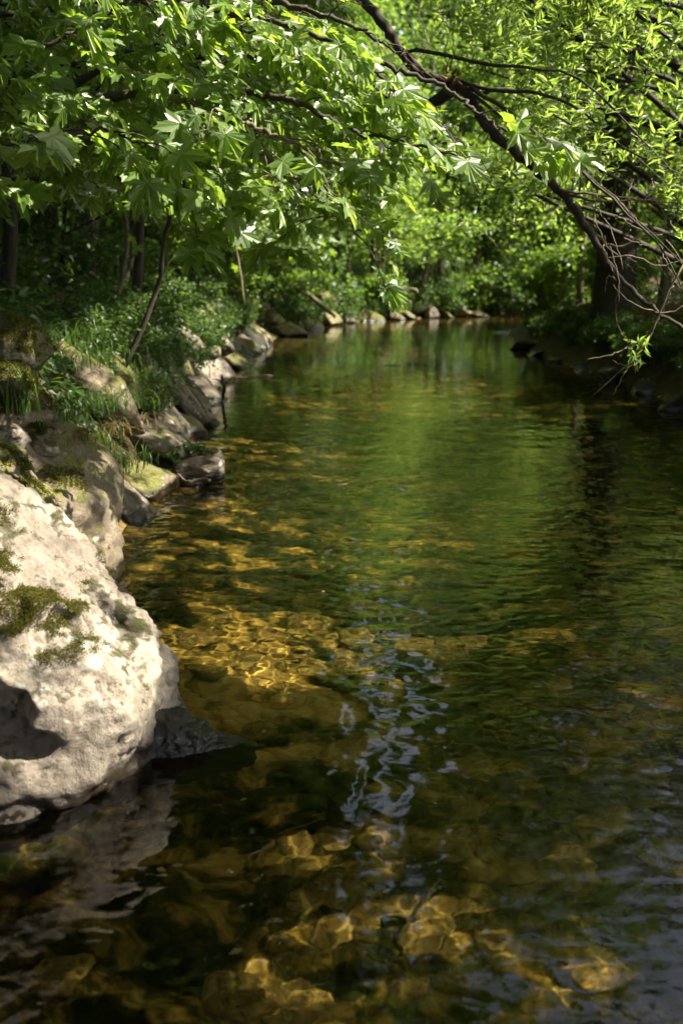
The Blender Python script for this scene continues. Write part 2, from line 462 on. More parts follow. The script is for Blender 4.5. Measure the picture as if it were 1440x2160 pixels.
wx = axis((-30, -6, 4), (-6, -2.2, 0.3), (-2.2, -1.3, 0.03), (-1.3, 3.2, 0.014), (3.2, 4.8, 0.03), (4.8, 8, 0.3), (8, 61, 2))
wy = axis((-12, 1.2, 0.8), (1.2, 5.0, 0.013), (5.0, 9, 0.018), (9, 14, 0.05), (14, 30, 0.2), (30, 62, 0.8))
X, Y = np.meshgrid(wx, wy)
pw = np.column_stack([X.ravel() * 0.9, Y.ravel() * 1.1, np.zeros(X.size)])
warp = np.column_stack([perlin(pw * 0.7 + 3), perlin(pw * 0.7 + 9), np.zeros(len(pw))])
Zw = 0.012 * perlin(pw * 2.0 + warp) + 0.0085 * perlin(pw * 4.6 + 1.5 * warp + 4) + 0.0055 * perlin(pw * 8 + 2 * warp + 8) + 0.0066 * perlin(pw * 15 + 2 * warp + 1) + 0.0032 * perlin(pw * 28 + 3 * warp + 6)
amp = 0.55 + 0.45 * sstep(perlin(pw * 0.45 + 2.2), -0.3, 0.4)
fade = 1 - sstep(Y.ravel(), 7, 14) * 0.6
water = link('water', make_mesh('water', np.column_stack([X.ravel(), Y.ravel(), Zw * amp * fade]), gridfaces(len(wx), len(wy)), M['water']))
tag(water, 'clear dark green and amber river water with small ripples', 'water', kind='structure')
water.cycles.is_caustics_caster = True

# ------------------------------------------------------------------ rocks
_ico = {}
def ico(sub):
    if sub not in _ico:
        import bmesh
        b = bmesh.new(); bmesh.ops.create_icosphere(b, subdivisions=sub, radius=1)
        v = np.array([x.co[:] for x in b.verts]); f = np.array([[q.index for q in p.verts] for p in b.faces])
        b.free(); v /= np.linalg.norm(v, axis=1)[:, None]
        _ico[sub] = (v, f)
    return _ico[sub]

def rock_mesh(name, dims, seed, mat, sub=5, planes=None, sharp=26, rough=0.055, cracks=0.03, dents=(), grain=0.0, strata=0.55):
    g = rng(seed)
    d, f = ico(sub)
    if planes is None:
        n = g.normal(size=(13, 3)); n /= np.linalg.norm(n, axis=1)[:, None]
        h = g.uniform(0.66, 1.0, 13)
    else:
        n = np.array([p[0] for p in planes], float); n /= np.linalg.norm(n, axis=1)[:, None]
        h = np.array([p[1] for p in planes], float)
    q = np.maximum(d @ n.T / h, 0)
    r = (q ** sharp).sum(1) ** (-1 / sharp)
    if planes is None: r = np.minimum(r, 1.25)
    v = d * r[:, None] * np.array(dims)
    s = float(np.mean(dims))
    nn = v / (np.linalg.norm(v, axis=1)[:, None] + 1e-9)
    w = v / s + seed * 3.7
    v = v + nn * (s * rough * (1.2 * fbm(w * 1.6, 3) + 0.9 * fbm(w * 4.5, 4)))[:, None]
    lay = w @ np.array((0.25, 0.3, 0.92)) * 3.3 + 0.8 * perlin(w * 1.3)
    v = v + nn * (s * rough * strata * (np.abs((lay % 1) - 0.5) * 2 - 0.5) * sstep(perlin(w * 1.1 + 4), -0.4, 0.3))[:, None]
    if cracks:
        c = np.abs(perlin(w * 2.1 + 0.5 * np.column_stack([perlin(w * 5), perlin(w * 5 + 7), perlin(w * 5 + 3)])))
        v = v - nn * (s * cracks * np.exp(-(c / 0.05) ** 2))[:, None]
    if grain:      # pits and crumbs
        pit = fbm(w * 11, 4, gain=0.6); big = sstep(fbm(w * 1.9 + 8, 3), -0.25, 0.35)
        v = v + nn * (s * grain * (1.0 + 1.8 * big) * (pit - 1.3 * sstep(pit, 0.2, 0.7)))[:, None]
    for c, rad, dep in dents:
        k = np.linalg.norm((v - np.array(c)) / np.array(rad), axis=1)
        k = k + 0.75 * fbm(w * 2.6, 4)
        v = v + np.array(dep) * (1 - sstep(k, 0.55, 1.0))[:, None]
    return make_mesh(name, v, f, mat)

def rock(label, loc, dims, seed, mat, rot=(0, 0, 0), sub=5, name='rock', cat='rock', group=None, receiver=False, **kw):
    o = link(name, rock_mesh(name, dims, seed, M[mat], sub, **kw), loc=loc)
    o.rotation_euler = [R(a) for a in rot]
    tag(o, label, cat, group)
    if receiver: o.cycles.is_caustics_receiver = True
    return o

# foreground boulder
bl = np.array((-1.275, 3.30, 0.28))
rock('huge pale sunlit boulder with olive moss, nearest on the left bank', bl, (1, 1, 1), 3, 'rock_pale', sub=7, name='boulder', cat='boulder', sharp=22, rough=0.062, cracks=0.025, grain=0.014, strata=0.2,
     planes=[((0.64, -0.12, 0.77), 0.475), ((1, -0.22, 0.02), 0.615), ((0.42, -0.88, 0.22), 0.50), ((0.66, -0.62, -0.40), 0.64), ((0.1, -0.3, 0.95), 0.60),
             ((0.2, 1, 0.2), 0.55), ((-1, 0.1, 0.1), 0.95), ((0, 0, -1), 0.62), ((-0.4, -0.9, 0.1), 0.60), ((0.5, 0.8, 0.3), 0.55), ((0.1, -0.8, 0.62), 0.62)],
     dents=[((0.21, -0.48, 0.04), (0.15, 0.36, 0.13), (-0.03, 0.19, 0.05)), ((0.30, -0.48, -0.07), (0.14, 0.30, 0.07), (-0.05, 0.15, 0.05)), ((0.42, -0.36, 0.26), (0.10, 0.2, 0.10), (-0.04, 0.04, -0.02)), ((0.25, -0.40, 0.36), (0.12, 0.2, 0.08), (-0.02, 0.06, -0.03))])
rock('mossy boulder directly behind the huge pale boulder, grey top and olive flank', (-1.93, 5.25, 0.14), (1, 1, 1), 9, 'rock_tan', sub=6, name='boulder', cat='boulder', sharp=26, rough=0.06, cracks=0.04, grain=0.010,
     planes=[((0.55, -0.1, 0.83), 0.60), ((1, -0.25, 0.1), 0.60), ((0.5, -0.85, 0.1), 0.55), ((-0.1, -0.3, 0.95), 0.58), ((0.2, 1, 0.2), 0.5), ((-1, 0, 0.1), 0.9), ((0, 0, -1), 0.5), ((-0.4, -0.9, 0.2), 0.6)])

def shore(u, off=0.0):
    v = np.arange(760, 600, -0.5)
    p = np.array([PW(u, x) for x in v]); d, s_ = bank(p[:, 0], p[:, 1])
    k = int(np.argmax((d > off) & (p[:, 1] > 25))); q = p[k]
    return np.array((q[0], q[1], 0.0))

def hit(u, v, y0=3.0, y1=70.0):
    """the point of the ground seen at a place of the photograph"""
    t = np.geomspace(y0, y1, 900)
    d = ray(u, v); p = np.array((0, 0, CAM_H)) + d[None] * (t / d[1])[:, None]
    below = p[:, 2] < ground_h(p[:, 0], p[:, 1])
    k = int(np.argmax(below)) if below.any() else len(t) - 1
    return p[k]

BANKR = 'rocks along the left bank'
for lab, (u, v, Yd), dims, seed, mat, rot in [
    ('moss-capped rock high on the bank at the left edge, topmost of the three mossy ones', (20, 745, 5.9), (0.26, 0.3, 0.17), 21, 'rock_moss', (0, 18, 10)),
    ('moss-covered rock wedged in the middle of the three at the left edge', (5, 800, 5.7), (0.20, 0.26, 0.16), 22, 'rock_moss', (10, 20, 40)),
    ('tan rock with a flat mossy top, lowest of the three at the left edge', (-5, 885, 5.6), (0.21, 0.28, 0.17), 23, 'rock_tan', (0, 12, 80)),
    ('small bright bare rock sitting on top of the mossy boulder', (22, 935, 5.45), (0.11, 0.14, 0.10), 24, 'rock_pale', (0, 0, 0)),
    ('little grey stone half sunk in yellow moss behind the mossy boulder', (90, 940, 5.55), (0.10, 0.10, 0.06), 25, 'rock_pale', (0, 10, 30)),
    ('cushion of bright yellow moss on a small stone beneath the grass tuft', (70, 905, 5.65), (0.12, 0.12, 0.09), 26, 'rock_moss', (0, 0, 0)),
    ('leaning tan slab standing upright behind the mossy boulder', (160, 985, 5.75), (0.10, 0.34, 0.36), 27, 'rock_tan', (8, -34, -12)),
    ('brown overhanging rock with a pale nose jutting over the water', (265, 1010, 7.7), (0.36, 0.42, 0.19), 28, 'rock_tan', (0, 14, -6)),
    ('flat grey rock shelf just above the jutting brown rock', (310, 925, 8.7), (0.34, 0.45, 0.20), 29, 'rock_slab', (0, 22, 12)),
    ('dark brown slanting slab above the grey rock shelf', (320, 865, 9.8), (0.50, 0.42, 0.20), 30, 'rock_slab', (4, 40, 6)),
    ('tall dark slab with a line of yellow moss along its upper edge', (345, 800, 11.4), (0.62, 0.50, 0.20), 31, 'rock_slab', (0, 46, 4)),
    ('small dark slab leaning at the waterline behind the moss-edged slab', (385, 850, 11.9), (0.40, 0.4, 0.18), 32, 'rock_slab', (0, 40, 14)),
    ('bright smooth pale rock sloping into the water in full sun', (400, 793, 14.3), (0.50, 0.55, 0.23), 33, 'rock_pale', (0, 34, 8)),
    ('shadow-striped pale slab directly behind the bright smooth rock', (420, 755, 16.4), (0.56, 0.6, 0.24), 34, 'rock_pale', (0, 36, 0)),
    ('grey slab tilted beside a dark hollow, farther along the left bank', (462, 720, 20.5), (0.60, 0.8, 0.28), 35, 'rock_slab', (0, 40, 6)),
    ('mottled slab high on the slope above the shadow-striped slab', (415, 690, 20.5), (0.75, 0.6, 0.28), 36, 'rock_slab', (0, 34, -8)),
    ('narrow sunlit slab running down from the saplings', (390, 655, 21.0), (0.8, 0.4, 0.2), 37, 'rock_tan', (0, 30, 10)),
    ('low pale rocky ledge at the water where the bank bends', (525, 708, 27.5), (0.62, 0.9, 0.30), 38, 'rock_pale', (0, 14, 0)),
    ('round mossy rock under the leafy bushes at the bend', (560, 682, 31), (0.5, 0.7, 0.35), 39, 'rock_moss', (0, 10, 0)),
    ('mossy log-shaped rock lying in the sun above the dark slabs', (255, 725, 10.4), (0.28, 0.16, 0.12), 40, 'rock_moss', (0, 14, -10)),
]:
    rock(lab, P(u, v, Yd), dims, seed, mat, rot, group=BANKR)

g = rng(64)
for k in range(22):
    yy = 6.6 + k * 0.95 + g.uniform(-0.3, 0.3)
    xx = 1.2
    while bank(xx, yy)[0][0] < -0.05 + g.uniform(0, 0.1): xx -= 0.03
    dd = g.uniform(0.18, 0.34) * (1 + yy * 0.03)
    rock('dark angular rock wedged among the larger slabs along the left waterline', (xx - 0.12, yy, g.uniform(-0.02, 0.10)), (dd * 1.5, dd * 1.1, dd * 0.6), 130 + k, ['rock_slab', 'rock_tan', 'rock_slab', 'rock_wet'][k % 4],
         (g.uniform(-15, 15), g.uniform(20, 50), g.uniform(-30, 30)), sub=5, group='dark rocks between the slabs')
for k in range(12):
    yy = 8.0 + k * 1.3 + g.uniform(-0.3, 0.3); xx = 1.2
    while bank(xx, yy)[0][0] < 0.45 + g.uniform(0, 0.3): xx -= 0.03
    dd = g.uniform(0.2, 0.36) * (1 + yy * 0.025)
    rock('brown slanting rock half buried in the slope above the waterline slabs', (xx, yy, float(ground_h(xx, yy)[0]) + 0.02), (dd * 1.7, dd, dd * 0.6), 160 + k, ['rock_tan', 'rock_moss', 'rock_slab'][k % 3],
         (g.uniform(-15, 15), g.uniform(25, 50), g.uniform(-25, 25)), sub=5, group='rocks on the left slope')

# far bank: a row of stones at the water
g = rng(5)
far = [(610, 685, 33), (655, 682, 35), (700, 678, 37), (735, 676, 38.5), (780, 676, 39.5), (828, 673, 41), (862, 668, 42), (905, 668, 43), (940, 664, 44), (975, 662, 45), (1010, 660, 46)]
side = ['dark low stone', 'mossy tilted stone', 'pale wedge-shaped stone', 'brown slab', 'grey pointed stone', 'mossy broad slab', 'pale low block', 'tan tilted stone', 'mossy upright stone', 'small grey stone', 'sunlit angular block', 'large pale block', 'dark round stone']
where = ['first after the bank bends', 'second after the bank bends', 'under the first fallen branch', 'beneath the leaning far trunks', 'left of the second fallen branch', 'below the second fallen branch', 'left of the brush pile', 'under the brush pile', 'right of the brush pile', 'beside the mossy upright one', 'near the end of the far bank', 'last but one of the far row', 'last of the far row']
for k, (u, v, Yd) in enumerate(far):
    rock(f'{side[k]} at the far waterline, {where[k]}', shore(u, -0.15) + np.array((0, 0, 0.10)), (g.uniform(0.22, 0.6), g.uniform(0.35, 0.6), g.uniform(0.15, 0.38)), 60 + k,
         ['rock_moss', 'rock_tan', 'rock_tan', 'rock_slab'][k % 4], (g.uniform(-25, 25), g.uniform(10, 50), g.uniform(-40, 40)), sub=5, group='stones along the far bank')
for k, (u, v, Yd, d) in enumerate([(690, 645, 38.5, 1.0), (850, 640, 43, 1.1), (930, 640, 45, 1.2)]):
    rock(['mossy boulder above the waterline stones, under the leaning trunks', 'moss-topped boulder on the far slope below the brush', 'broad yellow-mossed boulder on the far slope, rightmost'][k],
         shore(u, 0.9) + np.array((0, 0, 0.75)), (d * 0.8, 0.8, 0.45), 80 + k, 'rock_moss', (0, 20, 10 * k), sub=4, group='boulders on the far slope')

rock('wet black wedge of rock breaking the surface beside the huge boulder', PW(372, 1592) + np.array((0.03, 0.10, -0.030)), (1, 1, 1), 41, 'rock_wet', (0, 0, 0), sub=6, name='rock', cracks=0.02, rough=0.07, sharp=22, grain=0.012,
     planes=[((0.30, -0.05, 0.95), 0.080), ((0.2, -0.75, 0.6), 0.085), ((-1, 0, 0), 0.2), ((1, -0.1, 0), 0.22), ((0.25, 1, 0.15), 0.075), ((0.3, -1, -0.1), 0.10), ((0, 0, -1), 0.2)])
rock('dark flat stone just breaking the far water near the right bank', PW(1062, 702) + np.array((0, 0, -0.02)), (0.35, 0.3, 0.1), 42, 'rock_wet', (0, 0, 0), sub=4)
rock('tiny wet stone making a ripple in mid-river', PW(825, 772) + np.array((0, 0, -0.02)), (0.16, 0.14, 0.05), 43, 'rock_wet', (0, 0, 0), sub=4)

# squared block at the waterline, with leafy twigs lying on it
def block_mesh():
    v, f = ico(6)
    q = np.abs(v) ** 7
    r = q.sum(1) ** (-1 / 7)
    w = v * r[:, None]
    w = w + v * (0.13 * fbm(w * 1.7 + 3, 5))[:, None]; w[:, 2] += 0.25 * w[:, 0] * (w[:, 2] > 0)
    return make_mesh('stone_block', w * np.array((0.20, 0.16, 0.13)), f, M['rock_slab'])
o = link('stone_block', block_mesh(), loc=P(420, 992, 8.15)); o.rotation_euler = (0, R(-4), R(6))
tag(o, 'squared grey block standing in the water with leafy twigs on top', 'block')

# stones on the bed under the water
def bed(u, v, depth=0.52):
    """the point of the river bed seen through the water at a place of the photograph"""
    p = PW(u, v); d = ray(u, v); d = d / np.linalg.norm(d)
    h = d[:2] / 1.333; k = depth / math.sqrt(1 - h @ h)
    return np.array((p[0] + h[0] * k, p[1] + h[1] * k, -depth))
def sun_entry(b):
    """where the sunlight reaching a point of the bed enters the water"""
    h = np.array((SUN.x, SUN.y)) / 1.333; k = -b[2] / math.sqrt(1 - h @ h)
    return np.array((b[0] + h[0] * k, b[1] + h[1] * k, 0.0))
BED = 'stones on the river bed'
g = rng(12)
k = 0
spots = [(760, 1930), (700, 1960), (840, 1900), (650, 1890), (900, 1965), (740, 1870), (700, 1760), (620, 1780), (800, 1755), (480, 1330), (560, 1360), (640, 1330), (520, 1420), (620, 1400), (690, 1420), (420, 1380), (440, 1450),
         (760, 1345), (860, 1350), (1000, 1345), (1120, 1340), (1360, 1450), (1350, 1620), (1380, 1790), (1200, 1820), (1260, 2040), (1150, 2090), (620, 2100), (500, 2110), (120, 2120), (300, 1730), (180, 1745), (540, 1560), (980, 1700), (860, 2080), (1060, 1980)]
protos = [rock_mesh('bed_stone', (1, 0.8, 0.42), 200 + j, M['rock_bed'], 4, rough=0.05, cracks=0.0, strata=0.0) for j in range(6)]
for (u, v) in spots:
    p = bed(u, v); z = float(ground_h(p[0], p[1])[0])
    o = link('bed_stone', protos[k % 6], loc=(p[0], p[1], z + 0.01)); s = g.uniform(0.06, 0.14)
    o.scale = (s, s, s * 0.8); o.rotation_euler = (g.uniform(-.2, .2), g.uniform(-.2, .2), g.uniform(0, 6.28))
    tag(o, 'brown stone lying on the river bed under the water', 'stone', BED)
    o.cycles.is_caustics_receiver = True
    k += 1

# ------------------------------------------------------------------ gaps cut in the canopy to place the sun patches
def sunproj(p):
    p = np.atleast_2d(p)
    return np.column_stack([p[:, 0] - p[:, 2] * SUN.x / SUN.z, p[:, 1] - p[:, 2] * SUN.y / SUN.z])
GAPS = []        # centre (2), radii (2), how open
def gap(p, rx, ry=None, open_=1.0): GAPS.append((sunproj(p)[0], rx * (0.75 + 0.55 * open_), (ry or rx) * (0.75 + 0.55 * open_), 0.96, float(np.asarray(p) @ np.array(SUN)) + 0.7 * rx + 0.25))
gap((-1.00, 3.15, 0.62), 0.62, 0.62); gap((-1.35, 3.3, 0.9), 0.55, 0.55); gap((-0.75, 3.0, 0.2), 0.34, 0.30, 0.75)
gap((-1.32, 5.05, 0.4), 0.28, 0.28, 0.8); gap((-1.75, 5.3, 0.75), 0.2, 0.2, 0.6); gap((-1.95, 5.6, 1.05), 0.28, 0.28, 0.8)
for (u, v, Yd, r, op) in [(410, 795, 14, 0.55, 1), (425, 755, 16, 0.5, 0.8), (185, 690, 8.1, 0.35, 0.9), (70, 830, 5.55, 0.2, 0.8), (60, 830, 5.5, 0.22, 0.8), (215, 890, 6.6, 0.18, 0.8), (310, 1010, 7.6, 0.25, 0.5), (525, 705, 27, 0.8, 0.8), (250, 720, 10, 0.3, 0.7)]:
    gap(P(u, v, Yd), r, r, op)
for (u, v, rx, ry, op) in [(440, 1400, 0.24, 0.24, 1.0), (580, 1390, 0.26, 0.22, 1.0), (420, 1300, 0.24, 0.20, 0.8), (520, 1320, 0.26, 0.16, 0.8), (760, 1345, 0.30, 0.11, 1.0), (950, 1345, 0.30, 0.10, 0.9), (1120, 1330, 0.25, 0.10, 0.7),
                           (690, 1765, 0.22, 0.09, 1.0), (800, 1745, 0.13, 0.08, 0.8), (520, 1800, 0.13, 0.06, 0.6), (770, 1930, 0.20, 0.13, 1.0), (660, 1900, 0.12, 0.10, 0.8), (880, 1920, 0.12, 0.12, 0.7), (610, 2090, 0.14, 0.10, 0.9), (720, 2110, 0.10, 0.09, 0.8), (480, 2110, 0.10, 0.08, 0.5), (70, 2120, 0.14, 0.09, 0.6), (260, 1735, 0.14, 0.06, 0.5),
                           (1150, 2060, 0.16, 0.11, 0.7), (1280, 2040, 0.16, 0.12, 0.7), (1350, 1440, 0.12, 0.07, 0.8), (1350, 1620, 0.10, 0.06, 0.6), (1250, 1800, 0.16, 0.06, 0.6), (1380, 1790, 0.12, 0.06, 0.8), (330, 1095, 0.26, 0.12, 0.6), (980, 1550, 0.08, 0.04, 0.5)]:
    q = 1.6 if v < 1450 else 1.35
    gap(sun_entry(bed(u, v)), rx * q, ry * q, op)
for (u, v, rx, ry, op) in [(1130, 992, 0.35, 0.12, 0.4)]:
    gap(PW(u, v), rx, ry, op)
for (u, v, Yd, r, op) in [(1200, 130, 7.5, 1.8, 1.0), (1360, 350, 7.5, 1.5, 1.0), (1400, 120, 8.5, 1.6, 1.0), (1130, 20, 8.5, 1.4, 1.0), (1250, 300, 9, 1.4, 0.9), (1330, 640, 6.5, 0.5, 0.9), (1000, 200, 7, 0.6, 0.5), (1180, 420, 7, 0.5, 0.6), (1080, 290, 4.3, 0.3, 1.0)]:
    gap(P(u, v, Yd), r, r, op)
MAPLE_LIT = [(870, 250, 4.5, 0.55, 0.9), (760, 180, 4.5, 0.45, 0.75), (600, 260, 4.5, 0.45, 0.6), (420, 200, 4.6, 0.4, 0.5), (300, 230, 4.6, 0.4, 0.5), (560, 60, 4.5, 0.4, 0.6), (200, 130, 4.6, 0.35, 0.35), (560, 380, 4.4, 0.28, 0.6), (720, 330, 4.4, 0.4, 0.6), (700, 420, 4.4, 0.3, 0.5), (690, 110, 4.4, 0.35, 0.8)]
for (u, v, Yd, r, op) in MAPLE_LIT: gap(P(u, v, Yd), r * 1.4, r * 1.4, op)

for (u, v, Yd, r, op) in [(850, 560, 39, 2.6, 1), (980, 500, 42, 2.2, 0.8), (1060, 470, 30, 1.3, 0.6), (1150, 600, 24.5, 1.5, 1), (1390, 420, 15.5, 1.6, 1), (1400, 560, 15.5, 2.3, 1), (700, 520, 27, 1.8, 0.9), (520, 540, 16, 0.8, 0.8), (1000, 330, 26, 2.2, 0.8),
                          (1180, 200, 22, 2.6, 1), (1390, 150, 20, 2.0, 0.9), (1120, 380, 36, 2.0, 0.7), (480, 440, 19, 1.0, 0.7), (480, 530, 14.6, 0.8, 0.9), (560, 560, 19, 0.9, 0.9), (420, 560, 11.2, 0.45, 0.7), (650, 580, 26.5, 1.0, 0.9), (760, 420, 34, 1.6, 0.8), (1270, 330, 14, 1.2, 0.9), (900, 620, 44, 1.2, 0.8)]:
    gap(P(u, v, Yd), r, r, op)

# openings cut in the canopy to bring sky glints onto the water
HOLES = []
for (u, v, rad) in [(680, 1060, 0.05), (980, 1250, 0.05), (1340, 1900, 0.16), (1420, 2060, 0.14), (1230, 2080, 0.09), (760, 1250, 0.05), (900, 1330, 0.05), (880, 1120, 0.05), (820, 980, 0.04)]:
    d = ray(u, v); d = d / np.linalg.norm(d); d[2] = -d[2]
    HOLES.append((PW(u, v), d, rad))

def shaded(p, g):
    """which leaves stay: those whose shadow falls outside the gaps"""
    q = sunproj(p); keep = np.ones(len(p), bool)
    wob = 0.35 * fbm(np.column_stack([q * 3.0, np.zeros(len(q))]), 3)
    along = p @ np.array(SUN)
    for c, rx, ry, op, s0 in GAPS:
        k = np.hypot((q[:, 0] - c[0]) / rx, (q[:, 1] - c[1]) / ry) + wob
        keep &= ~((k < 1) & (along > s0) & (g.random(len(p)) < op))
    for o, d, rad in HOLES:
        w = p - o; al = w @ d
        ang = np.linalg.norm(w - al[:, None] * d, axis=1) / np.maximum(al, 0.1) / rad
        keep &= ~((ang + 0.5 * fbm(p * 0.9, 3) < 1) & (al > 0) & (g.random(len(p)) < 0.92))
    return keep

# ------------------------------------------------------------------ leaves
def maple_template():
    half = [(0, 1.0), (6, .84), (11, .88), (14, .70), (21, .47), (31, .62), (36, .76), (41, .74), (49, .95), (56, .75), (62, .77), (65, .58), (74, .40), (86, .50), (94, .58), (99, .52), (109, .66), (118, .42), (131, .30), (150, .24), (172, .10)]
    pts = [(a, r) for a, r in half] + [(-a, r) for a, r in half[:0:-1]]
    v = [(0, 0, 0)]
    for a, r in pts:
        t = R(a); x, y = math.sin(t) * r, math.cos(t) * r
        z = 0.11 * r * (abs(math.sin(t * 180 / 49 / 1.0 * math.pi / 180 * 49 / 49 * 1.0)) if False else abs(math.sin(math.pi * a / 49))) - 0.16 * r * r
        v.append((x, y, z))
    n = len(pts)
    f = [(0, 1 + (i + 1) % n, 1 + i) for i in range(n)]
    return np.array(v), np.array(f)
MAPLE_V, MAPLE_F = maple_template()
LEAF_V = np.array([(0, 0, 0), (0.30, 0.42, 0.06), (0, 1, -0.12), (-0.30, 0.42, 0.06), (0, .45, -.02)]); LEAF_F = np.array([(0, 1, 4), (1, 2, 4), (2, 3, 4), (3, 0, 4)])
WIL_V = np.array([(0, 0, 0), (0.09, 0.25, 0.02), (0.10, 0.55, 0.0), (0, 1, -0.18), (-0.10, 0.55, 0.0), (-0.09, 0.25, 0.02), (0, .5, -.03)])
WIL_F = np.array([(0, 1, 6), (1, 2, 6), (2, 3, 6), (3, 4, 6), (4, 5, 6), (5, 0, 6)])

def unit(v): return v / (np.linalg.norm(v, axis=-1, keepdims=True) + 1e-9)

def clumps(g, centre, radii, n, hollow=0.45):
    d = unit(g.normal(size=(n, 3)))
    r = (hollow ** 3 + (1 - hollow ** 3) * g.random(n)) ** (1 / 3)
    return np.array(centre) + d * r[:, None] * np.array(radii)

def crown_mesh(name, g, cl, nleaf, spread, size, mat, tv=LEAF_V, tf=LEAF_F, keep=None, flat=0.6, up=0.8, face=None):
    k = g.integers(0, len(cl), nleaf)
    sp = spread * g.uniform(0.6, 1.3, len(cl))[k]
    p = cl[k] + g.normal(size=(nleaf, 3)) * sp[:, None] * np.array((1, 1, flat))
    if keep is not None:
        m = keep(p); p = p[m]; k = k[m]
    n = len(p)
    nrm = unit(np.array((0, 0, up)) + 0.55 * g.normal(size=(n, 3)) + (0 if face is None else np.array(face)))
    out = unit(p - cl[k]) + 0.5 * g.normal(size=(n, 3)) + np.array((0, 0, -0.35))
    tip = out - (out * nrm).sum(1)[:, None] * nrm
    v, f = stamp(tv, tf, p, frames(tip, nrm), size * g.uniform(0.5, 1.4, n))
    return make_mesh(name, v, f, mat, smooth=False)

def trunk_mb(mb, g, base, top, r0, r1, wob=0.15, n=12, sides=10, flare=1.5):
    base = np.array(base, float); top = np.array(top, float)
    t = np.linspace(0, 1, n)[:, None]
    p = base + (top - base) * t
    p[:, :2] += wob * np.column_stack([np.sin(t[:, 0] * 4 + g.uniform(0, 6)), np.cos(t[:, 0] * 3.3 + g.uniform(0, 6))]) * t
    rad = r0 + (r1 - r0) * t[:, 0] ** 0.8
    rad[0] *= flare; rad[1] *= 1 + (flare - 1) * 0.3
    mb.tube(p, rad, sides, 0.05, int(g.integers(1e6)))
    return p, rad

def branches(mb, g, tp, tr, cl, every=1, rmax=0.5):
    """limbs from the trunk to the leaf clumps"""
    for c in cl[::every]:
        j = np.argmin(np.abs(tp[:, 2] - (c[2] - 0.45 * np.hypot(*(c[:2] - tp[0, :2])))))
        j = max(j, 2); a = tp[j]
        mid = a * 0.5 + c * 0.5 + g.normal(size=3) * 0.15 + np.array((0, 0, 0.25))
        q = curve([a, mid, c], 8)
        mb.tube(q, np.linspace(tr[j] * rmax, 0.012, 8), 5)

TREES = 'trees along the river'
def tree_parts(seed, h, cz, radii, r0, nleaf, size, mat, bark, ncl=55, spread=0.55, keep=None, off=(0, 0), lean=(0, 0)):
    g = rng(seed)
    mb = MB()
    tp, tr = trunk_mb(mb, g, (0, 0, -0.3), (lean[0], lean[1], h * 0.92), r0, 0.04)
    cl = clumps(g, (off[0] + lean[0] * .7, off[1] + lean[1] * .7, cz), radii, ncl)
    bc = cl
    if keep is not None:      # limbs too leave the openings free
        ax = np.array((tp[-1, 0] * 0.6, tp[-1, 1] * 0.6, 0)); ok = np.ones(len(cl), bool)
        for f_ in (0.4, 0.6, 0.8, 1.0):
            q_ = cl * f_ + (1 - f_) * (ax + np.array((0, 0, 1)) * (cl[:, 2:] - 0.45 * np.hypot(cl[:, :1], cl[:, 1:2]))); ok &= keep(q_)
        bc = cl[ok]
    branches(mb, g, tp, tr, bc, 2 if keep is None else 1)
    return mb.mesh('trunk', bark), crown_mesh('crown', g, cl, nleaf, spread, size, mat, keep=keep), cl

def dry(x, y, m):
    while bank(x, y)[0][0] < m:
        if y > 30: y += 0.3
        else: x += 0.2 if x > 1.3 else -0.2
    return x, y

def plant_tree(parts, x, y, rz, s, label, cat='tree', group=TREES, name='tree'):
    x, y = dry(x, y, 0.8)
    t = thing(name, (x, y, float(ground_h(x, y)[0])), label, cat, group)
    link('trunk', parts[0], t); link('crown', parts[1], t)
    t.rotation_euler.z = rz; t.scale = (s, s, s)
    return t

PROTO = [
    tree_parts(101, 12, 7.2, (3.3, 3.3, 5.2), 0.17, 22000, 0.19, M['tree_leaf'], M['bark'], 75, 0.55),
    tree_parts(102, 10, 5.6, (2.8, 2.8, 4.5), 0.13, 20000, 0.17, M['tree_leaf'], M['bark_dark'], 70, 0.5),
    tree_parts(103, 14, 8.5, (3.6, 3.4, 6.2), 0.24, 24000, 0.21, M['dark_leaf'], M['bark_dark'], 80, 0.6),
    tree_parts(105, 14, 9.4, (3.5, 3.6, 4.6), 0.20, 26000, 0.21, M['tree_leaf'], M['bark_dark'], 85, 0.62, off=(2.6, 0)),
    tree_parts(104, 7, 3.9, (2.0, 2.0, 3.0), 0.08, 9000, 0.13, M['willow'], M['bark_pale'], 50, 0.42),
]
# out-of-frame trees of the right bank, added to shade the near water
def shade_tree(x, y, h, cz, radii, nleaf, seed, label):
    z = float(ground_h(x, y)[0])
    def keep(p): return shaded(p + np.array((x, y, z)), rng(seed + 1))
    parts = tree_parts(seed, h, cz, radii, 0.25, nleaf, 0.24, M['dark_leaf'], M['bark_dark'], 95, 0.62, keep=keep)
    return plant_tree(parts, x, y, 0, 1, label)
shade_tree(7.6, -1.5, 13, 7.8, (4.0, 3.4, 4.4), 26000, 301, 'spreading dark shade tree added on the right bank beside the viewer')
shade_tree(7.4, 2.95, 13, 7.6, (4.1, 3.2, 4.6), 26000, 302, 'spreading dark shade tree added on the right bank opposite the huge boulder')
shade_tree(8.2, 8.0, 14, 8.0, (4.2, 3.4, 4.8), 26000, 303, 'spreading dark shade tree added on the right bank opposite the jutting brown rock')
shade_tree(8.4, 13.0, 14, 8.0, (4.0, 3.4, 4.8), 24000, 304, 'spreading dark shade tree added on the right bank before the thick dark trunk')

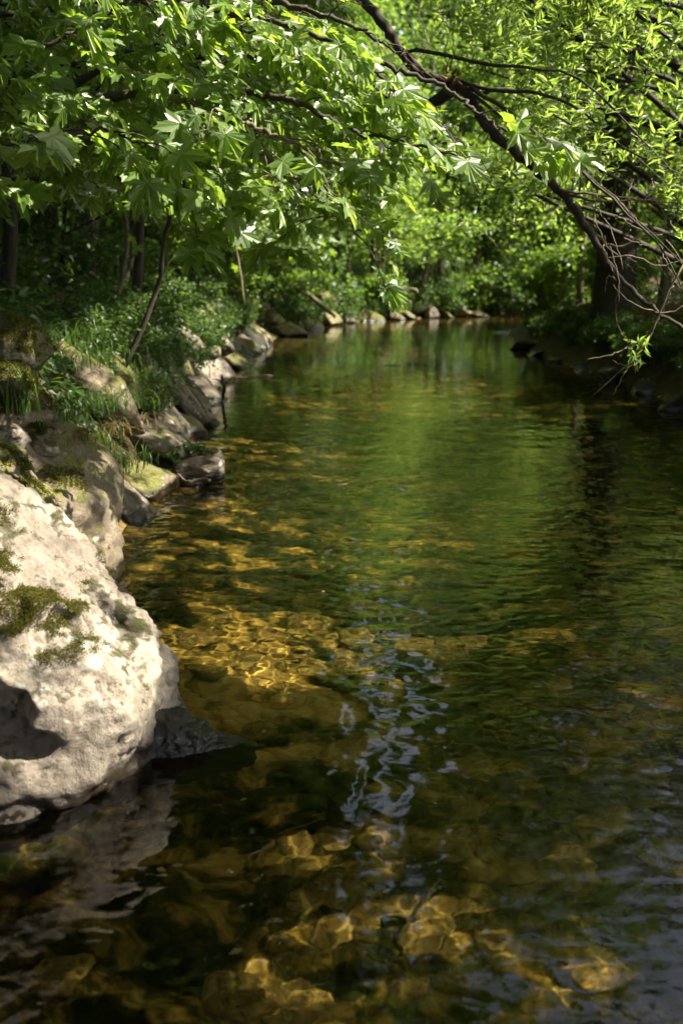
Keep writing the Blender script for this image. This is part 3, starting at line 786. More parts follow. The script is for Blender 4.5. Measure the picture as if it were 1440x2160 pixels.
# the thick dark trunk on the right bank
def big_tree():
    x, y = 5.3, 20.3
    g = rng(77); mb = MB()
    z = float(ground_h(x, y)[0])
    tp, tr = trunk_mb(mb, g, (0, 0, -0.5), (0.05, 0.3, 13), 0.42, 0.26, 0.08, 20, 14, 1.35)
    cl = clumps(g, (0.8, 0.5, 9.0), (4.2, 4.0, 4.6), 80); cl = cl[cl[:, 0] > -2.6]
    branches(mb, g, tp, tr, cl, 2)
    t = thing('tree', (x, y, z), 'thick dark straight trunk rising from the right bank, widest in view', 'tree', TREES)
    link('trunk', mb.mesh('trunk', M['bark_dark']), t)
    link('crown', crown_mesh('crown', g, cl, 22000, 0.6, 0.2, M['tree_leaf'], keep=lambda p: shaded(p + np.array((x, y, z)), rng(5))), t)
big_tree()

PL = [  # proto, x, y, scale, label
    (1, 7.2, 15.5, 1.0, 'bushy green tree on the right bank just behind the willow leaves'),
    (4, 6.3, 20.5, 1.0, 'small light green tree right of the thick dark trunk'),
    (0, 8.5, 23.0, 1.0, 'tall tree with a dark trunk showing at the top right corner'),
    (4, 5.6, 24.5, 1.1, 'light green bushy tree left of the thick dark trunk'),
    (0, 7.4, 28.5, 1.0, 'tall green tree on the right bank where the river bends'),
    (1, 9.8, 31.5, 1.1, 'bushy green tree behind the bend on the right bank'),
    (4, 9.2, 35.5, 1.0, 'light green small tree at the inside of the bend'),
    (0, 12.5, 27.0, 1.1, 'tall green tree deep in the wood on the right'),
    (2, 11.5, 19.0, 1.0, 'dark tall tree deep in the wood behind the thick trunk'),
    (2, 13.5, 36.5, 1.0, 'dark tall tree behind the bend'),
    (2, -5.6, 10.5, 0.95, 'dark tree on the left bank behind the maple'),
    (0, -6.0, 15.0, 0.95, 'green tree on the left bank above the bright smooth rock'),
    (1, -4.9, 19.5, 0.95, 'bushy tree leaning over the slabs on the left bank'),
    (2, -8.5, 19.0, 1.1, 'dark tall tree deep in the wood on the left'),
    (1, -4.6, 24.5, 0.9, 'bushy tree near the mottled slab on the left bank'),
    (0, -6.4, 29.0, 1.0, 'tall tree behind the low pale ledge'),
    (4, -3.6, 31.5, 1.0, 'light green small tree over the low pale ledge'),
    (1, -2.8, 37.0, 1.0, 'bushy tree on the far bank, leftmost of the far row'),
    (0, -0.2, 41.5, 1.0, 'tall tree on the far bank behind the first fallen branch'),
    (4, 1.6, 43.5, 1.2, 'light green tree on the far bank above the second fallen branch'),
    (1, 3.8, 46.0, 1.1, 'bushy tree on the far bank behind the brush pile'),
    (0, 6.5, 48.0, 1.0, 'tall tree on the far bank near its right end'),
    (4, 8.4, 48.0, 1.2, 'light green tree closing the view where the river turns'),
    (1, 11.5, 49.5, 1.2, 'bushy tree at the far right turn of the river'),
    (2, -3.5, 46.0, 1.2, 'dark tall tree behind the far bank on its left'),
    (2, 2.2, 52.0, 1.2, 'dark tall tree in the middle behind the far bank'),
    (2, 8.0, 55.0, 1.3, 'dark tall tree behind the light green one at the turn'),
    (0, -8.5, 38.0, 1.2, 'tall tree in the wood behind the bend on the left'),
    (2, -10.5, 28.0, 1.2, 'dark tall tree in the wood on the left'),
    (2, 15.0, 55.0, 1.3, 'dark tall tree farthest right in the distance'),
    (0, -7.0, 53.0, 1.4, 'tall tree farthest left in the distance'),
    (0, 4.5, 60.0, 1.5, 'tall tree farthest away in the middle'),
    (2, -1.5, 62.0, 1.5, 'dark tall tree farthest away left of the middle'),
    (0, 11.0, 64.0, 1.5, 'tall tree farthest away right of the middle'),
    (2, -5.6, 1.0, 1.1, 'unseen dark tree added on the left bank just behind the huge boulder'),  # unseen trees around the viewer, added to block sky light
    (2, -6.5, -5.0, 1.2, 'unseen dark tree added on the left bank behind the viewer'),
    (2, -2.5, -9.0, 1.3, 'unseen dark tree added downstream directly behind the viewer'),
    (2, 4.8, -9.5, 1.3, 'unseen dark tree added downstream behind the viewer on the right'),
    (2, 11.0, -7.0, 1.3, 'unseen dark tree added far behind the viewer on the right bank'),
    (3, -4.5, 4.6, 1.0, 'unseen tall tree added on the left bank stretching its crown over the huge boulder'),  # unseen crowns over the viewer and near water, added to block skylight
    (3, -4.6, -2.0, 1.0, 'unseen tall tree added on the left bank stretching its crown over the viewer'),
    (3, 6.7, 6.0, 1.0, 'unseen tall tree added on the right bank stretching its crown over the near water'),
    (3, 6.6, -0.5, 1.0, 'unseen tall tree added on the right bank stretching its crown over the viewer'),
    (3, -4.0, 12.5, 1.05, 'tall tree on the left bank stretching its crown over the river above the dark slabs'),
    (3, -4.9, 17.5, 1.0, 'tall tree on the left bank stretching its crown over the shadow-striped slab'),
    (3, -5.0, 23.0, 1.05, 'tall tree on the left bank stretching its crown over the mottled slab'),
    (3, -4.8, 30.0, 1.05, 'tall tree on the left bank stretching its crown over the bend'),
    (3, 6.7, 14.5, 1.05, 'tall tree on the right bank stretching its crown over the hanging bare twig'),
    (3, 7.4, 20.5, 1.0, 'tall tree on the right bank stretching its crown over the water behind the thick trunk'),
    (3, 7.2, 26.5, 1.05, 'tall tree on the right bank stretching its crown over the bend'),
    (3, 8.0, 33.0, 1.05, 'tall tree on the right bank stretching its crown towards the far bank'),
]
g = rng(33)
SPEC = [((12, 7.2, (3.3, 3.3, 5.2), 0.17, 22000, 0.19, 'tree_leaf', 'bark', 75, 0.55), {}), ((10, 5.6, (2.8, 2.8, 4.5), 0.13, 20000, 0.17, 'tree_leaf', 'bark_dark', 70, 0.5), {}),
        ((14, 8.5, (3.6, 3.4, 6.2), 0.24, 24000, 0.21, 'dark_leaf', 'bark_dark', 80, 0.6), {}), ((14, 9.4, (3.5, 3.6, 4.6), 0.20, 26000, 0.21, 'tree_leaf', 'bark_dark', 85, 0.62), dict(off=(2.6, 0))),
        ((7, 3.9, (2.0, 2.0, 3.0), 0.08, 9000, 0.13, 'willow', 'bark_pale', 50, 0.42), {})]
for ti, (p, x, y, s, lab) in enumerate(PL):
    if (x > 1.3 and y < 42) or p == 3:
        a, kw = SPEC[p]
        x, y = dry(x, y, 0.8); z = float(ground_h(x, y)[0])
        rz = (g.uniform(-0.4, 0.4) + (math.pi if x > 1.3 else 0)) if p == 3 else g.uniform(0, 6.28)
        cr, sr = math.cos(rz), math.sin(rz)
        def keep(q):
            w = np.column_stack([q[:, 0] * cr - q[:, 1] * sr, q[:, 0] * sr + q[:, 1] * cr, q[:, 2]]) * s + np.array((x, y, z))
            return shaded(w, rng(900 + ti)) & ~((np.abs(w[:, 0] - 1.25 - 0.9 * perlin(w * 0.35)) < 0.8) & (w[:, 2] > 3.5) & (w[:, 1] > 16) & (w[:, 1] < 36))
        parts = tree_parts(1000 + ti, *a[:6], M[a[6]], M[a[7]], *a[8:], keep=keep, **kw)
        plant_tree(parts, x, y, rz, s, lab)
        continue
    plant_tree(PROTO[p], x, y, (g.uniform(-0.4, 0.4) + (math.pi if x > 1.3 else 0)) if p == 3 else g.uniform(0, 6.28), s * g.uniform(0.94, 1.06), lab)
def backwood():
    g = rng(71); pos = []
    cl = np.vstack([clumps(g, (x, y, 6), (7, 5, 9), 60, 0.1) for x, y in [(-40, 50), (-30, 62), (-20, 72), (-8, 80), (4, 84), (16, 82), (28, 76), (40, 66), (48, 54), (-16, 40), (26, 50), (22, 30), (-16, 22), (18, 16), (-4, 70), (10, 72), (22, 64), (-14, 62)]])
    o = link('woods', crown_mesh('woods', g, cl, 130000, 1.5, 0.50, M['tree_leaf']))
    tag(o, 'dense green wood closing the view behind the trees', 'woods', kind='stuff')
backwood()

# ------------------------------------------------------------------ shrubs and undergrowth
def shrub_parts(seed, r, h, nleaf, size, mat):
    g = rng(seed); mb = MB()
    cl = clumps(g, (0, 0, h * 0.55), (r, r, h * 0.5), 26, 0.3); cl[:, 2] = np.maximum(cl[:, 2], 0.1)
    for c in cl[::2]:
        mb.tube(curve([(g.normal() * .06, g.normal() * .06, -0.1), c * 0.5 + g.normal(size=3) * .05, c], 6), np.linspace(0.016, 0.004, 6), 4)
    return mb.mesh('stem', M['twig']), crown_mesh('foliage', g, cl, nleaf, 0.20 * max(r, 0.6), size, mat)
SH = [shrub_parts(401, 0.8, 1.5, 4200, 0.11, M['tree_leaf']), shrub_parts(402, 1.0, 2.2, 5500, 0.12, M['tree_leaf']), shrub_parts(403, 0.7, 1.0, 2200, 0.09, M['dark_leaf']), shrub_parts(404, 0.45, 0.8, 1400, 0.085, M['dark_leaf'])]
def shrub(k, x, y, s, label, z=None):
    x, y = dry(x, y, 0.35 if y < 30 else 0.05)
    if y > 24: s *= 1.2
    t = thing('shrub', (x, y, float(ground_h(x, y)[0]) if z is None else z), label, 'shrub', 'shrubs along the banks')
    link('stem', SH[k][0], t); link('foliage', SH[k][1], t)
    t.rotation_euler.z = rng(int(abs(x * 100) + y * 7)).uniform(0, 6.28); t.scale = (s,) * 3
for k, x, y, s, lab in [
    (3, -3.0, 7.6, 1.0, 'dark low shrub on the left slope behind the grass'), (2, -3.4, 9.2, 1.0, 'dark shrub in deep shade under the maple'), (2, -3.2, 11.4, 1.0, 'dark shrub left of the thin saplings'),
    (2, -2.9, 13.4, 0.8, 'dark green shrub among the saplings'), (0, -3.3, 15.5, 0.9, 'green shrub above the bright smooth rock'), (3, -2.55, 15.4, 0.9, 'small shrub at the upper end of the bright smooth rock'), (0, -3.4, 18.0, 1.0, 'green shrub above the shadow-striped slab'),
    (3, -2.7, 18.6, 1.0, 'small shrub drooping between two slabs'), (1, -3.7, 21.5, 1.0, 'tall leafy shrub behind the mottled slab'), (0, -2.9, 23.2, 1.0, 'leafy shrub beside the grey tilted slab'), (0, -3.1, 26.0, 1.0, 'leafy shrub over the low pale ledge'),
    (1, -4.0, 27.5, 1.1, 'tall shrub behind the low pale ledge'), (0, -2.7, 29.5, 1.1, 'bright leafy shrub hanging to the water at the bend'), (1, -3.2, 33.0, 1.1, 'tall bright shrub at the start of the far bank'), (0, -1.5, 36.6, 1.1, 'leafy shrub behind the round mossy rock'),
    (2, -1.0, 40.0, 1.9, 'tall shrub between the leaning far trunks'), (0, 1.3, 42.0, 1.1, 'leafy shrub over the mossy far stones'), (2, 3.4, 45.0, 1.9, 'tall shrub right of the second fallen branch'), (0, 5.6, 46.6, 1.2, 'leafy shrub over the brush pile'),
    (2, 7.6, 47.2, 2.0, 'tall shrub near the end of the far bank'), (1, 10.0, 47.8, 1.3, 'tall shrub where the water disappears'), (0, 5.2, 25.5, 1.0, 'leafy shrub at the tip of the right bank'), (1, 6.2, 23.0, 1.0, 'tall bright shrub left of the thick dark trunk'),
    (1, 7.0, 31.0, 1.1, 'tall shrub on the inside of the bend'), (1, 6.6, 17.2, 1.0, 'tall bright shrub right of the thick dark trunk'), (0, 6.0, 14.6, 1.0, 'leafy shrub at the right edge behind the bare twigs'), (0, 5.4, 20.8, 0.8, 'leafy shrub at the foot of the thick dark trunk')]:
    shrub(k, x, y, s, lab)

g = rng(17)
for k in range(15):      # weeds hanging over the far stones
    q = shore(600 + k * 28, 0.25)
    t = thing('shrub', (q[0], q[1], 0.12), 'low leafy weed hanging over the stones of the far bank', 'shrub', 'shrubs along the banks')
    link('stem', SH[2 + k % 2][0], t); link('foliage', SH[2 + k % 2][1], t); t.scale = (g.uniform(0.7, 1.3),) * 3; t.rotation_euler.z = g.uniform(0, 6)
for k in range(16):      # weeds hanging over the slabs of the left bank
    yy = 9.5 + k * 1.1; xx = 1.0
    while bank(xx, yy)[0][0] < g.uniform(0.1, 0.55): xx -= 0.05
    t = thing('shrub', (xx, yy, float(ground_h(xx, yy)[0]) + 0.2), 'dark leafy weed hanging over the slabs of the left waterline', 'shrub', 'shrubs along the banks')
    link('stem', SH[3][0], t); link('foliage', SH[3][1], t); t.scale = (g.uniform(0.3, 0.6) * (1 + yy * 0.02),) * 3; t.rotation_euler.z = g.uniform(0, 6)
g = rng(16)
for k in range(22):      # the overgrown right bank
    yy = 12.6 + k * 0.62; xx = 2.0
    while bank(xx, yy)[0][0] < g.uniform(0.0, 0.7): xx += 0.05
    shrub(3, xx, yy, g.uniform(0.4, 0.8), 'dark leafy weed crowding the shaded right bank')
for k in range(7):
    yy = 12.8 + k * 1.9; xx = 2.0
    while bank(xx, yy)[0][0] < -0.08: xx += 0.03
    dd = g.uniform(0.14, 0.34)
    rock('black wet stone at the shaded waterline of the right bank', (xx + 0.08, yy, 0.0), (dd * 1.2, dd, dd * 0.7), 300 + k, 'rock_wet', (g.uniform(-20, 20), g.uniform(-40, 0), g.uniform(0, 90)), sub=4, group='stones along the right bank')
g = rng(15)
for k in range(16):      # little dark weeds on the left slope
    yy = 8.6 + k * 0.55; xx = 1.0
    while bank(xx, yy)[0][0] < g.uniform(0.35, 1.3): xx -= 0.05
    shrub(3, xx, yy, g.uniform(0.45, 0.8), 'small dark leafy weed growing between the rocks and grass of the left slope')

def undergrowth():
    g = rng(90); n = 44000
    x = np.concatenate([g.uniform(-12, 14, n - 18000), g.uniform(-4.5, -1.2, 18000)]); y = np.concatenate([g.uniform(3.5, 60, n - 18000), g.uniform(5, 16, 18000)])
    d, s = bank(x, y)
    m = (d > 0.35) & (fbm(np.column_stack([x * .5, y * .5, 0 * x]), 3) > -0.1 - 0.25 * (d > 1.2))
    x, y = x[m], y[m]
    p = np.column_stack([x, y, ground_h(x, y) + g.uniform(0.02, 0.22, len(x))])
    nr = unit(np.array((0.2, -0.3, 0.9)) + 0.4 * g.normal(size=(len(p), 3)))
    tp = g.normal(size=(len(p), 3)); tp -= (tp * nr).sum(1)[:, None] * nr
    v, f = stamp(LEAF_V, LEAF_F, p, frames(tp, nr), g.uniform(0.05, 0.13, len(p)))
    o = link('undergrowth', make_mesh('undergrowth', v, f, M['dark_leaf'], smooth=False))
    tag(o, 'low leafy ground cover over the wooded banks', 'undergrowth', kind='stuff')
undergrowth()

YM = []
for k, (h, n) in enumerate([(4.2, 2600), (5.0, 3200)]):
    g = rng(620 + k); mb = MB()
    tp, tr = trunk_mb(mb, g, (0, 0, -0.2), (0.5, 0, h * 0.9), 0.035, 0.012, 0.1, 10, 7, 1.2)
    cl = clumps(g, (0.5, 0, h * 0.55), (1.5, 1.4, h * 0.42), 34, 0.2)
    branches(mb, g, tp, tr, cl, 1, 0.5)
    YM.append((mb.mesh('trunk', M['bark']), crown_mesh('crown', g, cl, n, 0.27, 0.115, M['maple'], MAPLE_V, MAPLE_F, flat=0.5, up=0.7, face=(0.3, -0.4, 0))))
for k, x, y, s_, lab in [(0, -3.0, 11.2, 0.85, 'young maple hanging over the slanting slabs, nearest of the young ones'), (1, -3.0, 14.6, 0.95, 'young maple above the bright smooth rock'), (0, -2.9, 18.2, 1.0, 'young maple reaching over the shadow-striped slab'),
                         (1, -3.0, 22.0, 1.1, 'young maple beside the mottled slab'), (0, -2.8, 26.5, 1.2, 'young maple drooping over the low pale ledge'), (1, -2.2, 31.5, 1.2, 'young maple leaning out where the bank bends'), (0, -4.2, 9.2, 0.9, 'young maple in deep shade at the left edge')]:
    x, y = dry(x, y, 0.5)
    t = thing('young_maple', (x, y, float(ground_h(x, y)[0])), lab, 'young tree', 'young maples on the left bank')
    link('trunk', YM[k][0], t); link('crown', YM[k][1], t); t.scale = (s_,) * 3; t.rotation_euler.z = rng(int(y * 10)).uniform(-0.7, 0.7)
for k, (u, v) in enumerate([(360, 1835), (512, 2010), (735, 1730), (1340, 1447), (975, 1835), (520, 1690), (330, 1840), (680, 1250), (910, 1050), (620, 940), (560, 1545), (1180, 1240)]):
    g = rng(800 + k); n = 1
    tp = np.array([[g.normal(), g.normal(), 0.0]]); nr = np.array([[g.normal() * .1, g.normal() * .1, 1.0]])
    v_, f_ = stamp(LEAF_V * np.array((1, 1, 0.3)), LEAF_F, np.zeros((1, 3)), frames(tp, nr), np.array([g.uniform(0.02, 0.04)]))
    o = link('leaf', make_mesh('leaf', v_, f_, M['dry_grass'], smooth=False), loc=PW(u, v) + np.array((0, 0, 0.012)))
    tag(o, 'tiny pale leaf floating on the water', 'floating leaf', 'leaves floating on the water')

# ------------------------------------------------------------------ grass tufts
def tuft_mesh(seed, n, length, spread, droop, mat, width=0.006, lean=(0.1, -0.1)):
    g = rng(seed); vs = []; fs = []; S = 6
    for i in range(n):
        b = np.append(g.normal(size=2) * spread, -0.02)
        a = g.uniform(0, 6.28); L_ = length * g.uniform(0.5, 1.1)
        out = np.array((math.cos(a) + lean[0] * 2, math.sin(a) + lean[1] * 2, 0)) * g.uniform(0.15, 0.75) * droop
        t = np.linspace(0, 1, S)[:, None]
        p = b + L_ * (t * np.array((0, 0, 1.0)) + t ** 2 * out + t ** 2.5 * np.array((0, 0, -0.55)) * droop * g.uniform(0.3, 1.1))
        sd = unit(np.array((-math.sin(a) + .3 * g.normal(), math.cos(a), 0.0)))
        w = (width * (1 - t ** 1.5) * g.uniform(0.6, 1.2)) + 0.0004
        k = len(vs) * 2 * S
        vs.append(np.vstack([p - sd * w, p + sd * w]))
        j = np.arange(S - 1)
        fs.append(np.stack([k + j, k + j + 1, k + S + j + 1, k + S + j], 1))
    return make_mesh('grass_tuft', np.vstack(vs), np.vstack(fs), mat)
TG = 'grass tufts on the left bank'
for lab, (u, v), Yd, n, Ln, spr, dr, sd in [
    ('bright upright grass tuft catching the sun on the dark slope', (180, 775), 7.4, 90, 0.62, 0.10, 0.8, 1), ('bright thin grass tuft rising from the mossy rocks at the left edge', (52, 860), 5.5, 55, 0.36, 0.06, 0.8, 2),
    ('pale grass tuft with broad curling blades beside the grey rock shelf', (225, 935), 6.9, 22, 0.30, 0.06, 1.2, 3), ('dark hanging grass clump above the leaning tan slab', (175, 960), 6.4, 260, 0.34, 0.16, 1.9, 4),
    ('dark dense grass clump in the middle of the slope', (160, 830), 6.9, 300, 0.34, 0.24, 1.9, 5), ('dark soft grass clump high on the slope', (110, 740), 7.2, 300, 0.34, 0.28, 1.8, 6),
    ('dark grass clump left of the slanting slabs', (230, 830), 8.0, 260, 0.34, 0.24, 1.9, 7), ('dark grass clump at the foot of the leaning sapling', (235, 770), 8.8, 240, 0.36, 0.26, 1.8, 8),
    ('sunlit leafy grass cushion above the yellow moss', (110, 880), 5.75, 120, 0.20, 0.08, 1.4, 9), ('dark drooping grass fringe over the jutting brown rock', (215, 955), 7.2, 220, 0.28, 0.13, 1.6, 10), ('dark grass clump beside the topmost mossy rock', (75, 690), 6.6, 240, 0.34, 0.24, 1.7, 11), ('dry straw-coloured grass hanging over the leaning tan slab', (140, 925), 5.9, 140, 0.24, 0.08, 2.2, 12), ('dry straw-coloured grass among the dark clumps in the middle of the slope', (215, 880), 7.3, 140, 0.3, 0.2, 2.2, 13), ('dry straw-coloured grass below the leaning sapling', (260, 800), 9.0, 140, 0.3, 0.25, 2.2, 14)]:
    p = P(u, v, Yd)
    if sd in (1, 4, 5, 6, 7, 8, 10, 11, 13, 14): p = hit(u, v + 25)
    o = link('grass_tuft', tuft_mesh(500 + sd, n, Ln, spr, dr, M['grass'] if n < 130 else (M['dry_grass'] if sd in (12, 13, 14) else M['dark_leaf']), 0.006 if n < 60 else 0.0035), loc=p)
    tag(o, lab, 'grass tuft', TG)


# moss cushions: short blades standing on the stone
def moss_on(o, n, thr, seed, scale=2.6, ln=0.014, zmin=0.25, low=-9.0):
    g = rng(seed); me = o.data
    nv = len(me.vertices); co = np.empty(nv * 3, np.float32); me.vertices.foreach_get('co', co); co = co.reshape(-1, 3).astype(float)
    no = np.empty(nv * 3, np.float32); me.vertex_normals.foreach_get('vector', no); no = no.reshape(-1, 3).astype(float)
    rot = np.array(o.rotation_euler.to_matrix()); wn = no @ rot.T
    f = fbm(co * scale + seed, 4, gain=0.6) + 0.35 * wn[:, 2]
    k = np.nonzero((f > thr) & (wn[:, 2] > zmin) & (co[:, 2] > low + 0.08 * f))[0]
    if not len(k): return
    wt = np.clip((f[k] - thr) / 0.16, 0.02, 1) ** 1.5; k = g.choice(k, n, p=wt / wt.sum()); p = co[k] + g.normal(size=(n, 3)) * 0.006
    nr = unit(np.cross(no[k], g.normal(size=(n, 3))))
    tip = unit(no[k] + 0.5 * g.normal(size=(n, 3)))
    v, fc = stamp(LEAF_V * np.array((1.1, 1, 1)), LEAF_F, p - no[k] * 0.002, frames(tip, nr), ln * g.uniform(0.5, 1.3, n))
    m = link('moss', make_mesh('moss', v, fc, M['moss'], smooth=False), o)
for o in list(COL.objects):
    if o.get('category') == 'boulder' and 'pale sunlit' in o['label']: moss_on(o, 85000, 0.27, 3, 2.4, 0.006, 0.25, 0.13)
    elif o.get('category') == 'boulder' and 'directly behind' in o['label']: moss_on(o, 60000, 0.28, 4, 2.6, 0.008)
    elif o.get('label', '').startswith(('moss-capped', 'moss-covered', 'cushion of', 'tan rock with a flat', 'tall dark slab', 'mossy log')): moss_on(o, 14000, 0.05, 5, 4, 0.010, 0.1)

# ------------------------------------------------------------------ saplings and fallen wood
def stick(name, label, cat, pts, r, mat, group=None, n=14, side=()):
    pts = [np.array(q) for q in pts]; base = pts[0]
    mb = MB(); c = curve([q - base for q in pts], n)
    c += 0.012 * rng(len(label)).normal(size=c.shape) * np.linspace(0, 1, n)[:, None]
    mb.tube(c, np.linspace(r[0], r[1], n), 7, 0.06, 3)
    for (k, d, rr) in side:
        a = c[k]; d = np.array(d)
        mb.tube(curve([a, a + d * 0.5 + np.array((0, 0, .02)), a + d], 6), np.linspace(rr, rr * 0.3, 6), 5)
    o = link(name, mb.mesh(name, mat), loc=base)
    return tag(o, label, cat, group)
SG = 'saplings on the left bank'
stick('sapling', 'slim dark sapling leaning right above the dark slabs, with a forked foot', 'sapling', [P(262, 775, 9.3), P(300, 690, 9.3), P(335, 600, 9.3), P(345, 510, 9.2), P(368, 420, 9.1), P(378, 300, 9.0), P(370, 150, 9.0)], (0.028, 0.012), M['bark'], SG, 20,
      [(6, (0.16, 0.1, 0.32), 0.012), (9, (-0.2, 0, 0.4), 0.01), (2, (0.25, 0, 0.22), 0.01)])
stick('sapling', 'straight dark sapling trunk left of the leaning one', 'sapling', [P(285, 690, 12), P(292, 560, 12), P(297, 430, 12), P(300, 250, 12), P(310, 0, 12)], (0.06, 0.04), M['bark_dark'], SG)
stick('sapling', 'pale thin sapling curving beside the straight dark one', 'sapling', [P(246, 640, 11), P(262, 560, 11), P(270, 480, 11), P(240, 380, 11), P(225, 200, 11)], (0.028, 0.015), M['bark_pale'], SG)
stick('sapling', 'short pale stem sloping in the sun above the moss-edged slab', 'sapling', [P(245, 650, 12.5), P(268, 580, 12.5), P(285, 530, 12.5)], (0.035, 0.02), M['bark_pale'], SG)
stick('sapling', 'slim upright sapling behind the mottled slab', 'sapling', [P(412, 660, 19), P(410, 560, 19), P(415, 450, 19), P(405, 250, 19)], (0.06, 0.03), M['bark'], SG)
stick('sapling', 'dark sapling at the far left of the slope', 'sapling', [P(15, 640, 8), P(22, 480, 8), P(10, 300, 8), P(25, 100, 8), P(5, -60, 8)], (0.06, 0.04), M['bark_dark'], SG)
stick('sapling', 'thin twiggy stem hanging above the bend', 'sapling', [P(515, 640, 14), P(505, 560, 14), P(490, 480, 14), P(480, 400, 14)], (0.016, 0.008), M['twig'], SG)
stick('sapling', 'dark young trunk in the shade under the maple', 'sapling', [P(190, 640, 13), P(195, 500, 13), P(185, 350, 13), P(195, 150, 13)], (0.09, 0.06), M['bark_dark'], SG)
FB = 'fallen branches on the far bank'
stick('branch', 'bare pale branch lying down the far slope, first of two', 'branch', [P(612, 600, 34), P(650, 622, 33.5), P(690, 655, 33.2), P(705, 668, 33)], (0.10, 0.05), M['bark_pale'], FB)
stick('branch', 'bare reddish branch arching on the far slope below the leafy shrub', 'branch', [P(798, 585, 41), P(825, 612, 40.5), P(870, 610, 40), P(880, 620, 40)], (0.12, 0.06), M['bark_pale'], FB)
stick('dead_tree', 'dead reddish trunk leaning on the far bank, left one', 'dead trunk', [P(880, 640, 44.5), P(900, 560, 44.5), P(905, 470, 44.5)], (0.16, 0.08), M['bark_pale'], 'dead trunks on the far bank')
stick('dead_tree', 'dead reddish trunk standing on the far bank beside the leaning one', 'dead trunk', [P(925, 640, 45.5), P(930, 540, 45.5), P(938, 420, 45.5)], (0.20, 0.10), M['bark_pale'], 'dead trunks on the far bank')
for k in range(7):
    g = rng(700 + k); u = 800 + k * 24
    stick('branch', ['long', 'crooked', 'thin', 'short', 'steep', 'slanting', 'forked'][k] + ' brown dead branch leaning in the brush pile on the far bank', 'branch', [P(u, 650, 43 + k * .4), P(u + g.uniform(-5, 30), 590, 43.5 + k * .4), P(u + g.uniform(0, 50), 520 + g.uniform(-30, 20), 44 + k * .4)], (0.06, 0.02), M['bark_pale'], 'brush pile branches')
stick('branch', 'forked black stick standing in the water beside the bright smooth rock', 'stick', [PW(470, 872) + np.array((0, 0, -.2)), PW(470, 850), P(472, 820, 13.2), P(468, 795, 13.2)], (0.03, 0.018), M['bark_dark'], None, 12, [(8, (0.12, 0, 0.10), 0.014), (9, (-0.14, 0, 0.06), 0.014)])
stick('branch', 'thin pale twig floating on the water by the forked black stick', 'stick', [PW(420, 838) + np.array((0, 0, .01)), PW(470, 805) + np.array((0, 0, .03)), PW(520, 797) + np.array((0, 0, .01)), PW(575, 793)], (0.02, 0.012), M['twig'])
stick('branch', 'curved twig and bark strip in the water before the squared block', 'stick', [P(375, 1000, 7.9), P(395, 1015, 7.8), P(420, 1012, 7.8), P(440, 1018, 7.75)], (0.008, 0.012), M['twig'])
def bedz(u, v):
    p = bed(u, v); p[2] = float(ground_h(p[0], p[1])[0]) + 0.06; return p
stick('branch', 'amber stick lying on the river bed in the brightest patch', 'stick', [bedz(880, 1950), bedz(905, 1900), bedz(928, 1850)], (0.008, 0.005), M['twig']).cycles.is_caustics_receiver = True
stick('branch', 'bent amber twig on the river bed near the bottom', 'stick', [bedz(760, 2010), bedz(860, 2070), bedz(850, 2020)], (0.006, 0.004), M['twig']).cycles.is_caustics_receiver = True
stick('branch', 'long thin twig on the river bed beyond the brightest patch', 'stick', [bedz(590, 1770), bedz(650, 1745), bedz(700, 1720)], (0.006, 0.004), M['twig']).cycles.is_caustics_receiver = True

for k, (u, v, Yd, top, dx) in enumerate([(560, 610, 36, 300, 8), (640, 600, 40, 280, -10), (730, 600, 42, 320, 6), (785, 560, 42, 330, 3), (1000, 620, 47, 300, 12), (960, 620, 48, 340, -8)]):
    stick('sapling', ['slim pale trunk at the start of the far bank', 'slim dark trunk leaning left over the first fallen branch', 'slim straight trunk in the middle of the far foliage', 'thin trunk left of the dead reddish trunks', 'slim trunk right of the brush pile, leaning right', 'slim pale trunk just behind the brush pile'][k], 'sapling',
          [P(u, v + 50, Yd), P(u + dx, (v + top) / 2, Yd), P(u + dx * 2.2, top, Yd)], (0.11, 0.06), M['bark_pale' if k % 2 == 0 else 'bark'], 'slim trunks across the water')

# leafy twigs on the squared block
mb = MB(); g = rng(88)
base = P(420, 955, 8.1); vs = []
pp = []
for k in range(7):
    a = np.array((g.uniform(-.2, .2), g.uniform(-.1, .1), 0.0)); b = a + np.array((g.uniform(-.15, .2), g.uniform(-.1, .1), g.uniform(0.0, .07)))
    c = curve([a, (a + b) / 2 + np.array((0, 0, .02)), b], 6); mb.tube(c, 0.003, 4); pp.append(c)
t = thing('leafy_twig', base, 'dark leafy twigs washed onto the squared grey block', 'twig')
link('stem', mb.mesh('stem', M['twig']), t)
pp = np.vstack(pp); pp = np.repeat(pp, 3, 0)
nr = unit(g.normal(size=pp.shape) + np.array((0, 0, 1.2))); tp = g.normal(size=pp.shape)
v, f = stamp(WIL_V * np.array((2, 1, 1)), WIL_F, pp, frames(tp - (tp * nr).sum(1)[:, None] * nr, nr), g.uniform(0.04, 0.08, len(pp)))
link('foliage', make_mesh('foliage', v, f, M['dark_leaf']), t)

